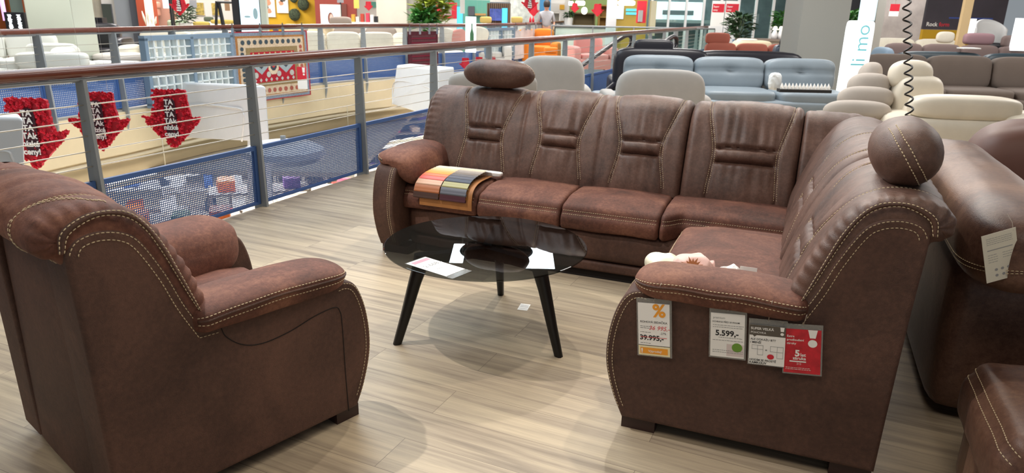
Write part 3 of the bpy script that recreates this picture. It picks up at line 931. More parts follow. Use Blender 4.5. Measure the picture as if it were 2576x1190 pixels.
# swatch book on the left seat
def swatch_book():
    cx = -1.955; v0 = 4.11
    root = thing('swatch_book', 'fan of leather colour samples on tan backing, lying on the left sofa seat', 'swatch book', suv(cx, 3.9, .47), SA)
    ob = Vector((cx, 3.9, .47))
    def surf(s):                     # path over the seat and down its front; s = distance towards the front
        pts = [(v0, .474), (3.95, .478), (3.86, .470), (3.805, .444), (3.785, .40), (3.782, .33), (3.782, .2)]
        P = cr(pts, 8); L = [0]
        for a, b in zip(P, P[1:]): L.append(L[-1] + math.hypot(b[0] - a[0], b[1] - a[1]))
        for i in range(len(P) - 1):
            if L[i + 1] >= s or i == len(P) - 2:
                t = (s - L[i]) / (L[i + 1] - L[i]); dv = (P[i + 1][0] - P[i][0]) / (L[i + 1] - L[i]); dz = (P[i + 1][1] - P[i][1]) / (L[i + 1] - L[i])
                return P[i][0] + dv * t * (L[i + 1] - L[i]), P[i][1] + dz * t * (L[i + 1] - L[i]), dv, dz
    def place(u_, s, h):             # h above the surface
        v, z, dv, dz = surf(s); return Vector((cx + u_, v + dz * h * -1 * -1 if 0 else v - (-dz) * h * -1, z - dv * h)) - ob
    def place(u_, s, h):
        v, z, dv, dz = surf(max(0, s)); nv, nz = dz, -dv
        return Vector((cx + u_, v + nv * h, z + nz * h)) - ob
    mb = MB(); mb.grid(lambda a, b: place(-.152 + .355 * a, .02 + .41 * b, .012 if 0 else .006), 6, 40)
    mb.grid(lambda a, b: place(-.152 + .355 * a, .02 + .41 * (1 - b), .009), 6, 40)
    mb.build('backing', mat('tan_hide', '#a06a38', .6, var=.12, vscale=20), root, smooth=True)
    colL = ['#e9dcc0', '#dcc6a0', '#d9b98a', '#dba55e', '#e2953a', '#d9714a', '#cf5a50', '#c29a80', '#a8663f', '#4a342e']
    colR = ['#cfc3a8', '#a89c90', '#8f847c', '#75695f', '#5f5a5c', '#4b4a55', '#23283a', '#9a9463', '#5a5d68', '#4a2430']
    n = 10
    for j, cols in enumerate((colL, colR)):
        for i, cc in enumerate(cols):
            s_end = .10 + .275 * (i / (n - 1)) ** 1.1
            ln = .085
            u0 = -.185 + j * .178 + .0 * i + (.03 - .0035 * i if j == 0 else .02 - .002 * i); u1 = u0 + .172
            lift = .022 + .026 * (1 - i / n)
            def f(a, b, u0=u0, u1=u1, s_end=s_end, ln=ln, lift=lift):
                # leaf: starts flat, rolls over in a soft fold and tucks under
                if b < .7:
                    s = s_end - ln + ln * b / .7; h = lift - .010 * (1 - b / .7) + .005 * math.sin(pi * b / .7)
                else:
                    q = (b - .7) / .3 * pi; s = s_end + .009 * math.sin(q) - .012 * max(0, q / pi - .5); h = lift + .003 - .017 * (1 - math.cos(q)) / 2
                return place(u0 + (u1 - u0) * a, s, h)
            mb = MB(); mb.grid(f, 4, 26)
            mb.build('swatch', mat('swatch_' + cc[1:], cc, .5, bump=.1, bscale=300), root, smooth=True)
    mb = MB(); 
    for k in range(1): mb.pillow(Vector((cx + .055, v0 + .012, .492)) - ob, (.40, .05, .028), k=8, n=6)
    mb.build('binding', mat('white_plastic', '#eceae6', .35), root, smooth=True)
swatch_book()

# wrapped goods on the wing seat behind the arm
M_film = M_sleeve
def bag(name, label, cat, u_, v, sz, m, rz=0, k=3.2, tilt=0, z=.47, wrink=.012, extra=None):
    root = thing(name, label, cat, suv(u_, v, z), SA + rz)
    mb = MB(); rot = Matrix.Rotation(tilt, 3, 'Y')
    mb.pillow((0, 0, sz[2] / 2), sz, k=k, n=16, rot=rot, fn=lambda p: p + Vector((noise.noise(p * 22 + Vector((u_, v, 1))), noise.noise(p * 22 + Vector((4, u_, v))), noise.noise(p * 24 + Vector((v, 7, u_))))) * wrink)
    o = mb.build('package', m, root, smooth=True)
    if extra: extra(root, o)
    return root
bag('package', 'cream folded fabric in clear wrap at the front of the wing seat', 'package', -.42, 2.73, (.14, .18, .105), mat('cream_cloth', '#e6dfc6', .6, var=.1, vscale=30), .3, 3)
bag('package', 'crimson wrapped bundle between the cream and pink packages on the wing seat', 'package', -.375, 2.70, (.08, .10, .092), mat('crimson_cloth', '#b0476a', .5, var=.35, vscale=40), -.1, 3)
def flower(root, o):
    mb = MB()
    for k in range(16):
        a = 2 * pi * k / 16; L_ = .042 * (1 + .2 * math.sin(3 * k))
        p0 = Vector((0, -.060, .105)); d = Vector((math.cos(a), 0, math.sin(a))); s = Vector((-math.sin(a), 0, math.cos(a)))
        mb.add([p0 + d * .008, p0 + d * .02 + s * .006, p0 + d * L_, p0 + d * .02 - s * .006], [(0, 1, 2, 3)])
    mb.build('flower_print', mat('flower_orange', '#e0a070', .7), o)
bag('cushion', 'pale pink cushion printed with an orange flower standing on the wing seat', 'cushion', -.305, 2.70, (.15, .13, .137), mat('pink_cloth', '#e3bfb6', .8, var=.08, vscale=20), .1, 2.8, extra=flower)
bag('package', 'small pink bundle with a knotted top right of the flower cushion', 'package', -.243, 2.71, (.055, .09, .118), mat('pink_cloth2', '#d9b0a8', .7), 0, 2.3)
bag('package', 'clear crinkled plastic bag lying right of the pink bundle', 'package', -.172, 2.70, (.10, .10, .108), mat('crinkle_film', '#d8d2cd', .2, var=.3, vscale=40), .1, 3, wrink=.02)
def small_card():
    root = thing('card', 'small white card propped up at the right end of the wrapped packages', 'card', suv(-.10, 2.68, .47), SA)
    c = Card(root, (-.03, 0, .015), (1, 0, 0), (0, .2, 1), .062, .105)
    c.slab('paper', 0, 0, 1, 1, -.001, .001, M_paper)
    mb = MB(); mb.hexa([(-.03, .005, 0), (.03, .005, 0), (.03, .05, 0), (-.03, .05, 0), (-.03, .012, .06), (.03, .012, .06), (.03, .03, .06), (-.03, .03, .06)]); mb.build('stand', mat('grey_card', '#bdbab5', .6), root)
    mb = MB(); c.disc(mb, .55, .6, .05, .03, .0016, 12); mb.build('mark', M_pgrey, root)
small_card()
def white_slip():
    mb = MB(); P = [suv(-.495, 2.50, .56), suv(-.44, 2.52, .60), suv(-.41, 2.60, .56), suv(-.47, 2.58, .50)]
    root = thing('paper_slip', 'white sheet poking out under the front of the wing armrest', 'paper', suv(-.492, 2.45, .478), SA)
    mb = MB(); mb.grid(lambda a, b: Vector((.0 + .03 * a, .0 + .06 * b, .045 + .04 * a + .004 * math.sin(5 * b))), 8, 8); mb.build('sheet', M_paper, root, smooth=True)
white_slip()

# four price tags hanging from the armrest on clear threads
def tag_card(label, pts, string_top, name='price_tag'):
    """pts: lower left, lower right, upper left of the sleeve, in the plane just off the arm's side"""
    v = VR - .014
    def pv(px, py, vv=v):
        d = RM @ Vector((px - 1288, py - 595, FPX)); t = (vv - SV.z * HC) / SV.dot(d); p = d * t; return Vector((p.x, p.y, HC + p.z))
    ll, lr, ul = (pv(*q) for q in pts)
    root = thing(name, label, 'price tag', (ll + lr) / 2)
    r = lr - ll; u = ul - ll; u = u - r * (u.dot(r) / r.dot(r))
    c = Card(root, ll - root.location, r, u, r.length, u.length)
    c.slab('sleeve', 0, 0, 1, 1, 0, .0012, M_sleeve)
    mb = MB(); top = pv(*string_top, VR - .045) - root.location; k = c.p(.5, .965, .001)
    mb.tube([top, top.lerp(k, .5) + Vector((0, 0, -.001)), k], .0009, 5); mb.build('thread', mat('clear_thread', '#b9aca0', .4), root, smooth=True)
    mb = MB(); c.disc(mb, .5, .965, .018, .012, .0016, 12); mb.build('eyelet', M_pgrey, root)
    return c
def tag_one():
    c = tag_card('white and orange corner sofa price tag reading 39.995, nearest the arm front', ((1604, 893), (1691, 902), (1614, 749)), (1664, 712))
    k = c.slab('card', .04, .20, .94, .92, .0014, .0020, M_paper); z = .0026
    mb = MB(); c.text(mb, '%', .46, .70, .30, z, .03); c.rect(mb, .09, .05, .88, .155, z); mb.build('orange_print', M_orange, k)
    k2 = c.slab('card', .04, .02, .94, .185, .0014, .0020, mat('card_yellow', '#f2e6bd', .6))
    mb = MB(); c.text(mb, 'ROHOVÁ SEDAČKA', .10, .585, .048, z, .01, xs=1.0); c.text(mb, '39.995,-', .08, .29, .118, z, .03); c.text(mb, '-27%', .66, .40, .05, z)
    small_lines(c, mb, .10, .40, (.52, .49, .42, .23), z, .006); mb.build('lettering', M_ink, k)
    mb = MB(); c.text(mb, '36 995,-', .34, .47, .10, z + .0003, .0, slant=.3)
    c.rect(mb, .10, .335, .86, .343, z + .0004); mb.build('handwriting', mat('red_pen', '#d9484a', .6), k)
    mb = MB(); c.text(mb, 'Výprodej!', .32, .08, .055, z + .0006, .01); c.rect(mb, .12, .085, .16, .14, z + .0006); c.rect(mb, .12, .062, .16, .075, z + .0006); mb.build('white_print', M_paper, k2)
tag_one()
def tag_two():
    c = tag_card('white price tag reading 5.599 with a green leaf, second along the sofa arm', ((1783, 897), (1876, 907), (1796, 773)), (1850, 748))
    k = c.slab('card', .04, .03, .95, .90, .0014, .0020, M_paper); z = .0026
    mb = MB(); c.text(mb, '5.599,-', .17, .46, .15, z, .03); c.text(mb, 'OCHRANA PŘED SKVRNAMI', .08, .715, .046, z, .003, xs=.84)
    small_lines(c, mb, .26, .9, (.42,), z, .006); mb.build('lettering', M_ink, k)
    mb = MB(); small_lines(c, mb, .10, .92, (.66, .62, .36, .16, .12), z, .01); c.text(mb, 'premium', .10, .79, .06, z); mb.build('grey_print', M_pgrey, k)
    mb = MB(); c.disc(mb, .76, .24, .14, .09, z); mb.build('leaf_print', M_green, k)
    mb = MB(); c.rect(mb, .48, .06, .94, .30, .0022); mb.build('swatch_print', mat('print_blush', '#d9cccb', .7), k)
tag_two()
def tag_three():
    c = tag_card('white tag with dark grey header about a large sofa, third along the sofa arm', ((1880, 915), (1976, 926), (1890, 800)), (1943, 757))
    c.o += c.n * .003
    k = c.slab('card', .03, .03, .96, .88, .0014, .0020, M_paper); z = .0030
    mb = MB(); c.poly(mb, [(.03, .66), (.12, .66), (.16, .62), (.22, .66), (.96, .66), (.96, .88), (.03, .88)], .0025); mb.build('header', mat('print_umber', '#5b544b', .7), k)
    mb = MB(); c.text(mb, 'SUPER VELKÁ', .06, .78, .072, z, .02); c.text(mb, 'POHOVKA', .06, .70, .06, z)
    c.poly(mb, [(.83, .78), (.91, .78), (.925, .87), (.815, .87)], z); c.disc(mb, .87, .725, .045, .03, z); mb.build('white_print', M_paper, k)
    mb = MB(); c.text(mb, 'ALE DOKÁŽU BÝT', .06, .555, .058, z, .005); c.text(mb, 'I MENŠÍ', .06, .485, .062, z, .012); c.text(mb, 'HODÍM SE PROSTĚ', .05, .105, .06, z, .012); c.text(mb, 'KAMKOLIV', .05, .045, .066, z, .02)
    c.text(mb, '=', .45, .33, .07, z, .01); mb.build('lettering', M_ink, k)
    mb = MB()
    for x0, y0, x1, y1 in ((.10, .36, .40, .45), (.25, .24, .40, .45), (.58, .33, .92, .45), (.76, .20, .92, .45)):
        for a in ((x0, y0, x1, y0 + .006), (x0, y1 - .006, x1, y1), (x0, y0, x0 + .008, y1), (x1 - .008, y0, x1, y1)): c.rect(mb, *a, z)
    mb.build('line_drawing', M_pgrey, k)
    mb = MB(); c.disc(mb, .60, .22, .09, .055, z + .0003); mb.build('red_dot', M_red, k)
tag_three()
def tag_four():
    c = tag_card('red five year warranty tag with white exclamation mark, last along the sofa arm', ((1968, 938), (2067, 947), (1980, 813)), (2030, 792))
    k = c.slab('card', .03, .03, .96, .90, .0014, .0020, mat('card_red', '#c4202f', .55, var=.25, vscale=30)); z = .0026
    mb = MB(); c.poly(mb, [(.68, .74), (.82, .74), (.87, .90), (.63, .90)], z); c.disc(mb, .75, .635, .115, .075, z)
    c.text(mb, '5', .31, .37, .17, z, .04); c.text(mb, 'let', .45, .37, .09, z, .02); c.text(mb, 'záruka', .26, .30, .085, z, .02); c.rect(mb, .18, .25, .60, .275, z)
    c.text(mb, '2+3', .36, .20, .05, z); c.text(mb, 'Extra', .10, .74, .06, z, .01); c.text(mb, 'prodloužení', .10, .67, .06, z, .01); c.text(mb, 'záruky', .10, .60, .06, z, .01)
    small_lines(c, mb, .08, .72, (.13, .10), z, .008); mb.build('lettering', M_paper, k)
tag_four()
# ---------------------------------------------------------------- background builders
def span(px0, py0, px1, py1, Y):
    xm, ym = (px0 + px1) / 2, (py0 + py1) / 2
    return at(px0, ym, Y).x, at(px1, ym, Y).x, at(xm, py1, Y).z, at(xm, py0, Y).z
def blk(mb, x0, x1, y0, y1, z0, z1): mb.box(((x0 + x1) / 2, (y0 + y1) / 2, (z0 + z1) / 2), (abs(x1 - x0), abs(y1 - y0), abs(z1 - z0)))
def wallpiece(px0, py0, px1, py1, Y, m, t=.12, z0=0, z1=3.6, name='wall_back'):
    x0, x1, _, _ = span(px0, py0, px1, py1, Y)
    mb = MB(); blk(mb, x0, x1, Y, Y + t, z0, z1); return tag(mb.build(name, m), kind='structure')
def column(name, px0, px1, py, Y, m, dep=.8, z1=4.4):
    x0, x1 = at(px0, py, Y).x, at(px1, py, Y).x
    mb = MB(); blk(mb, x0, x1, Y, Y + dep, 0, z1); return tag(mb.build(name, m), kind='structure')
def flat(name, label, cat, px0, py0, px1, py1, Y, m, t=.04, frame=None, group=None, face='print', ext=0):
    """board, picture or screen facing the near side"""
    x0, x1, z0, z1 = span(px0, py0, px1, py1, Y)
    z1 += ext
    root = thing(name, label, cat, ((x0 + x1) / 2, Y, z0), 0, group)
    w_, h = x1 - x0, z1 - z0
    mb = MB(); blk(mb, -w_ / 2, w_ / 2, 0, t, 0, h); mb.build('frame' if frame else 'board', frame or m, root)
    if name == 'hanging_sign':
        mb = MB(); mb.tube([(0, t / 2, h), (0, t / 2, h + max(.1, 7.0 - z0 - h))], .006, 4); mb.build('hanging_wire', M_wire, root)
    if frame:
        b = min(w_, h) * .035; mb = MB(); blk(mb, -w_ / 2 + b, w_ / 2 - b, -.004, .0, b, h - b); mb.build(face, m, root)
    return root, w_, h
M_lit = mat('lit_white', '#f4fbff', .4, emit=1.25)
M_litw = mat('lit_warm', '#fff3dc', .4, emit=1.5)
M_litb = mat('lit_blue', '#d2ecfa', .4, emit=.95)
M_cyan = mat('lit_cyan', '#58c4e8', .4, emit=.8)
def soft(root, name, c, sz, m, k=5, n=8, rz=0, tilt=0, fn=None):
    mb = MB(); rot = Matrix.Rotation(rz, 3, 'Z') @ Matrix.Rotation(tilt, 3, 'X')
    mb.pillow(c, sz, k=k, n=n, rot=rot, fn=fn); return mb.build(name, m, root, smooth=True)
def bg_sofa(label, loc, rz, W, D, H, seat, m, n=2, arms=(1, 1), armh=.6, group=None, head=(), aw=.22, bt=.26, name='sofa', tilt=-.12, tuft=False, legs=True):
    """sofa facing local -y; centre of its footprint at loc"""
    root = thing(name, label, 'sofa' if name == 'sofa' else 'armchair', loc, rz, group)
    soft(root, 'base', (0, 0, seat * .36 + .05), (W, D, seat * .62), m, 10)
    x0 = -W / 2 + (aw if arms[0] else 0); x1 = W / 2 - (aw if arms[1] else 0); sw = (x1 - x0) / n
    for i in range(n):
        xc = x0 + sw * (i + .5)
        soft(root, 'seat_cushion', (xc, -bt / 2 + .02, seat - .07), (sw - .01, D - bt, .20), m, 6)
        def tf(p, sw=sw):
            if tuft:
                p = p.copy(); p.y += .05 * math.exp(-((p.x / .05) ** 2 + ((p.z - .05) / .05) ** 2)) + .02 * math.exp(-((p.z - .05) / .025) ** 2) * (1 if p.y < 0 else 0) + .012 * math.exp(-(p.x / .02) ** 2) * (1 if p.y < 0 else 0)
            return p
        soft(root, 'back_cushion', (xc, D / 2 - bt / 2, (seat - .06 + H) / 2), (sw - .01, bt, H - seat + .06), m, 5, 14 if tuft else 8, tilt=tilt, fn=tf)
    for sg, a in zip((-1, 1), arms):
        if a: soft(root, 'armrest', (sg * (W / 2 - aw / 2), -.02, armh / 2 + .03), (aw, D * .96, armh), m, 6)
    for hx in head: soft(root, 'headrest', (hx, D / 2 - bt / 2 + .02, H + .09), (.55, .17, .26), m, 4)
    if legs:
        for sx in (-1, 1):
            for sy in (-1, 1):
                mb = MB(); mb.box((sx * (W / 2 - .12), sy * (D / 2 - .12), .035), (.05, .05, .07)); mb.build('leg', M_black, root)
    return root
def plant(label, loc, h, spread, n, m, pot='#d8d6d0', leaf=.16, name='potted_plant', group=None):
    root = thing(name, label, 'plant', loc, 0, group)
    mb = MB(); mb.lathe([(.09, 0), (.13, .02), (.15, .26), (.13, .27), (.125, .24), (.02, .24)], n=18); mb.build('pot', mat('pot_' + pot[1:], pot, .5), root, smooth=True, ang=40)
    mb = MB(); rr = random.Random(int(abs(loc[0] * 97)) + n)
    st = MB()
    for i in range(n):
        a = rr.uniform(0, 2 * pi); z0 = .25 + rr.random() ** .7 * (h - .25) * .9; q = rr.uniform(.15, 1)
        c = Vector((math.cos(a) * spread * q, math.sin(a) * spread * q, z0))
        d = Vector((math.cos(a), math.sin(a), rr.uniform(-.3, .9))).normalized(); s_ = Vector((-d.y, d.x, rr.uniform(-.4, .4))).normalized(); nn = d.cross(s_)
        L_ = leaf * rr.uniform(.7, 1.4); w_ = L_ * .22
        mb.add([c, c + d * L_ * .4 + s_ * w_ + nn * .01, c + d * L_ + nn * -.03, c + d * L_ * .4 - s_ * w_ + nn * .01], [(0, 1, 2), (0, 2, 3)])
    for i in range(6):
        a = i * 1.05; st.tube([(0, 0, .22), (math.cos(a) * spread * .3, math.sin(a) * spread * .3, h * .6), (math.cos(a) * spread * .5, math.sin(a) * spread * .5, h * .9)], .008, 5)
    st.build('stems', mat('stem_green', '#56683a', .7), root, smooth=True)
    mb.build('foliage', m, root)
    return root
M_leaf = mat('leaf_green', '#3f7a34', .55, var=.4, vscale=6)
M_leafy = mat('leaf_yellow', '#8f9c35', .55, var=.4, vscale=6)
M_dleaf = mat('leaf_dark', '#2f4a2c', .55, var=.4, vscale=6)

# red flower arrows hanging over the atrium
M_fl = mat('flower_red', '#ea3048', .6, var=.22, vscale=26, bump=.5, bscale=40)
M_fl2 = mat('flower_dark', '#b81c2e', .7)
ARROW = [(-.27, .5), (.27, .5), (.27, -.02), (.46, -.06), (.46, .0), (.0, -.5), (-.46, 0), (-.46, -.06), (-.27, -.02)]
def arrow_sign(label, loc, h, rz=0, flowers=330, text=True, group='red arrow signs', seed=1):
    root = thing('arrow_sign', label, 'sign', loc, rz, group)
    rr = random.Random(seed)
    outl = [(-.27, .50), (.27, .50), (.29, .22), (.33, .02), (.52, .05), (.40, -.10), (.22, -.28), (.0, -.5), (-.22, -.28), (-.40, -.10), (-.52, .05), (-.33, .02), (-.29, .22)]
    dense = resample([(a, b, 0) for a, b in outl + [outl[0]]], 110)[:-1]
    pts = [(p.x + rr.uniform(-.012, .012), p.y + rr.uniform(-.012, .012)) for p in dense]
    n = len(pts); mb = MB()
    mb.add([Vector((x * h, 0, y * h)) for x, y in pts] + [Vector((x * h, .04, y * h)) for x, y in pts], [tuple(range(n)), tuple(range(2 * n - 1, n - 1, -1))] + [(i, i + n, (i + 1) % n + n, (i + 1) % n) for i in range(n)])
    b = mb.build('arrow_board', M_fl2, root, recalc=True)
    mb = MB()
    def inside(x, y):
        c = False
        for i in range(n):
            x1, y1 = pts[i]; x2, y2 = pts[i - 1]
            if (y1 > y) != (y2 > y) and x < (x2 - x1) * (y - y1) / (y2 - y1) + x1: c = not c
        return c
    k = 0
    while k < flowers:
        if k < 100: x, y = pts[rr.randrange(n)]
        else: x, y = rr.uniform(-.55, .55), rr.uniform(-.5, .5)
        if k >= 100 and not inside(x, y): continue
        r = rr.uniform(.024, .038); a0 = rr.uniform(0, 6)
        c = Vector((x * h, -rr.uniform(.004, .02), y * h)); tx, tz = rr.uniform(-.35, .35), rr.uniform(-.35, .35)
        V_ = [c + Vector((0, .006, 0))]
        for q in range(10):
            a = a0 + q * pi / 5; rad = r * h * (1 if q % 2 == 0 else .62)
            V_.append(c + Vector((math.cos(a) * rad, -.01 + math.cos(a) * tx * rad + math.sin(a) * tz * rad, math.sin(a) * rad)))
        mb.add(V_, [(0, 1 + q, 1 + (q + 1) % 10) for q in range(10)])
        k += 1
    mb.build('flowers', M_fl, b)
    if text:
        mb = MB(); mb.pillow((0.0, -.022, .03 * h), (.20 * h, .012, .68 * h), k=5, n=6); mb.build('text_band', mat('band_plum', '#3a1524', .7), root, smooth=True)
        mb = MB()
        for s_, z in (('TA', .265), ('TA', .16), ('TA', .055), ('TAk', -.055), ('nízké', -.17), ('ceny!', -.285)):
            put_text(mb, s_, .118 * h, (0, -.044, z * h), (1, 0, 0), (0, 0, 1), bold=.035, align='CENTER', lift=.001)
        mb.build('lettering', M_paper, root)
    mb = MB()
    for sx in (-.2, .2): mb.tube([(sx * h, .02, .49 * h), (sx * h, .02, 7.0 - loc[2])], .0012, 4)
    mb.build('hanging_wire', M_wire, root)
    return root
def arrow_px(label, x0, y0, x1, y1, Y, **k):
    a = at((x0 + x1) / 2, (y0 + y1) / 2, Y); h = abs(at((x0 + x1) / 2, y0, Y).z - at((x0 + x1) / 2, y1, Y).z)
    return arrow_sign(label, a, h, **k)
arrow_px('largest red flower arrow sign, hanging at the left frame edge beside the white beam', 14, 250, 148, 424, 7.0, seed=1)
arrow_px('red flower arrow sign hanging half behind the nearest grey railing post', 183, 234, 318, 378, 7.4, seed=2)
arrow_px('red flower arrow sign hanging in front of the glass block panel', 382, 228, 484, 372, 7.6, seed=3)
for lab, a in (('small red arrow sign left of the others under the far railing, behind the brown sofa', (1162, 146, 1180, 176, 15)), ('small red arrow sign between its two neighbours under the far railing', (1196, 144, 1215, 174, 15.5)), ('small red arrow sign right of the others under the far railing', (1234, 143, 1250, 158, 16))):
    arrow_px(lab, *a, flowers=110, seed=int(a[0]), group='small red arrows under the far railing', text=False)

# white beams that cross the atrium
M_white = mat('white_paint', '#e8e9ea', .55, var=.03, vscale=1.5)
def beam(label, q, t):
    """q: near face as (px, py, Y) lower left, lower right, upper right, upper left; t: depth away from the viewer"""
    P = [at(*c) for c in q]; c0 = (P[0] + P[1] + P[2] + P[3]) / 4
    root = thing('beam', label, 'beam', c0)
    d = Vector(t)
    mb = MB(); mb.hexa([p - c0 for p in P] + [p - c0 + d for p in P])
    o = mb.build('body', M_white, root, recalc=True)
    bv = o.modifiers.new('edge', 'BEVEL'); bv.width = .03; bv.segments = 4
    # raised rim round the sunk panel
    n = (P[1] - P[0]).cross(P[3] - P[0]).normalized()
    if n.y > 0: n = -n
    def bl(a, b): return (P[0].lerp(P[1], a)).lerp(P[3].lerp(P[2], a), b) - c0 + n * .006
    path = [bl(.03, .0), bl(.03, .58), bl(.75, .60), bl(.86, .52), bl(.88, .40), bl(.88, 0)]
    mb = MB(); mb.tube([Vector(p) for p in cr([tuple(p) for p in path], 6)], .012, 6); mb.build('rim', mat('rim_white', '#d9d6d2', .5), root, smooth=True)
    return root
bm_ = beam('large white box beam below the glass block panel in the atrium', ((466, 348, 10.9), (634, 357, 8.7), (648, 218, 8.6), (470, 210, 10.9)), (-.2, .3, 0))
def pylon():
    root = bm_; o = root.location
    mb = MB(); q = [(640, 520), (690, 516), (669, 217), (642, 215)]; P = [at(a, b, 8.55) - o for a, b in q]; mb.hexa(P + [p + Vector((-.22, .35, 0)) for p in P]); e = mb.build('shaft', M_white, root, recalc=True); bv = e.modifiers.new('edge', 'BEVEL'); bv.width = .03; bv.segments = 3
pylon()
beam('white box beam in the atrium at the left frame edge', ((-150, 520, 6.5), (66, 500, 6.3), (58, 296, 6.3), (-150, 292, 6.5)), (-.2, .25, 0))
beam('white box beam in the atrium in front of the dark red rug', ((985, 262, 14), (1103, 300, 11.2), (1103, 174, 11.2), (998, 164, 14)), (.2, .5, 0))
def pod():
    c = at(715, 388, 7.6)
    root = thing('light_pod', 'white rounded pod in the atrium low behind the blue mesh', 'lamp', c)
    mb = MB(); mb.lathe([(.02, .12), (.30, .12), (.42, .06), (.44, 0), (.40, -.06), (.1, -.12), (.02, -.12)], n=40); mb.build('shell', M_white, root, smooth=True, ang=35)
    mb = MB(); mb.tube([(0, 0, .12), (0, 0, .2)], .03, 8); mb.build('stem', M_post, root)
pod()

# glass block panels fixed to the outside of the far railing
M_gb = mat('block_glass', '#cfe0de', .12, spec=.7, alpha=.22)
M_gbf = mat('block_grout', '#e2e9ea', .5)
M_gbe = mat('block_frame', '#8299ae', .45, metal=.3)
def block_panel(label, A, B, z0, z1, nc, nr, t=.09, bar=.5):
    A = Vector((A[0], A[1], 0)); B = Vector((B[0], B[1], 0)); d = (B - A); W_ = d.length; d.normalize(); n = Vector((d.y, -d.x, 0))
    root = thing('glass_block_panel', label, 'glass panel', A + Vector((0, 0, z0)))
    h = z1 - z0
    mb = MB(); U3 = Vector((0, 0, 1))
    for a, b, sa, sb in ((0, .5, .03, h / 2), (W_, .5, .03, h / 2), (W_ * bar, .5, .03, h / 2)):
        mb.obox(d * a + U3 * h / 2, (d, n, U3), (sa, t / 2 + .01, h / 2))
    for z in (0, h): mb.obox(d * W_ / 2 + U3 * z, (d, n, U3), (W_ / 2 + .03, t / 2 + .01, .035))
    mb.build('frame', M_gbe, root)
    mb = MB()
    for i in range(1, nc): mb.obox(d * W_ * i / nc + U3 * h / 2, (d, n, U3), (.011, t / 2, h / 2))
    for j in range(1, nr): mb.obox(d * W_ / 2 + U3 * h * j / nr, (d, n, U3), (W_ / 2, t / 2, .009))
    mb.build('grout', M_gbf, root)
    for i in range(nc):
        for j in range(nr):
            mb = MB(); mb.obox(d * W_ * (i + .5) / nc + U3 * h * (j + .5) / nr, (d, n, U3), (W_ / nc / 2 - .008, t * .42, h / nr / 2 - .008)); mb.build('glass_block', M_gb, root)
    return root
def far_pt(px, Yg, off):
    """point beside the far slab edge nearest to a given picture column"""
    best = min(offset_pts(off, 0), key=lambda p: abs((p[0] / p[1]) - at(px, 150, Yg).x / Yg)); return best
a, b = far_pt(338, 10.5, .14), far_pt(604, 12.4, .14)
block_panel('large glass block panel with steel frame on the far railing, left of the red rug', a, b, at(350, 266, a[1]).z, at(335, 96, a[1]).z, 12, 7, bar=.5)
a, b = far_pt(1216, 17, .14), far_pt(1292, 19, .14)
block_panel('small glass block panel on the far railing near the orange sofa', a, b, at(1220, 150, a[1]).z, at(1220, 74, a[1]).z, 8, 5)
a, b = yy(10.1), yy(12.4)
block_panel('pale glass block panel low on the near railing behind the light grey armchair', (a[0] - .5, a[1]), (b[0] - .5, b[1]), .05, .70, 8, 3)

# rugs clipped over the far railing
def rug_base(label, A, B, ztop, zbot, name='rug'):
    A = Vector((A[0], A[1], 0)); B = Vector((B[0], B[1], 0)); d = B - A; W_ = d.length; d.normalize(); n = Vector((d.y, -d.x, 0))
    root = thing(name, label, 'rug', A + Vector((0, 0, ztop)))
    h = ztop - zbot
    def P(x, y, l=0):                 # x 0..1 across, y 0..1 downwards
        sway = .02 * math.sin(x * 9) * y + .012 * math.sin(x * 4 + 1)
        return d * (W_ * x) + Vector((0, 0, -h * y)) + n * (sway + l)
    return root, P, W_, h, n
def rug_patches(root, P, layers, parent):
    for nm, m, shapes, l in layers:
        mb = MB()
        for poly in shapes:
            mb.add([P(x, y, l) for x, y in poly], [tuple(range(len(poly)))])
        mb.build(nm, m, parent)
def dia(x, y, rx, ry): return [(x - rx, y), (x, y + ry), (x + rx, y), (x, y - ry)]
def oct_(x, y, rx, ry, n=8): return [(x + rx * math.cos(2 * pi * (k + .5) / n), y + ry * math.sin(2 * pi * (k + .5) / n)) for k in range(n)]
def strips(x0, y0, x1, y1, n=14):
    """a rectangle cut into columns so that it follows the sway"""
    return [[(x0 + (x1 - x0) * i / n, y0), (x0 + (x1 - x0) * i / n, y1), (x0 + (x1 - x0) * (i + 1) / n, y1), (x0 + (x1 - x0) * (i + 1) / n, y0)] for i in range(n)]
def clips(root, P, xs):
    for x in xs:
        mb = MB(); p = P(x, .03, .012); mb.obox(p + Vector((0, 0, .03)), ((1, 0, 0), (0, 1, 0), (0, 0, 1)), (.022, .015, .07)); mb.tube([p + Vector((0, 0, .09)), p + Vector((-.02, .05, .17))], .012, 6); mb.build('clip', M_chrome, root)
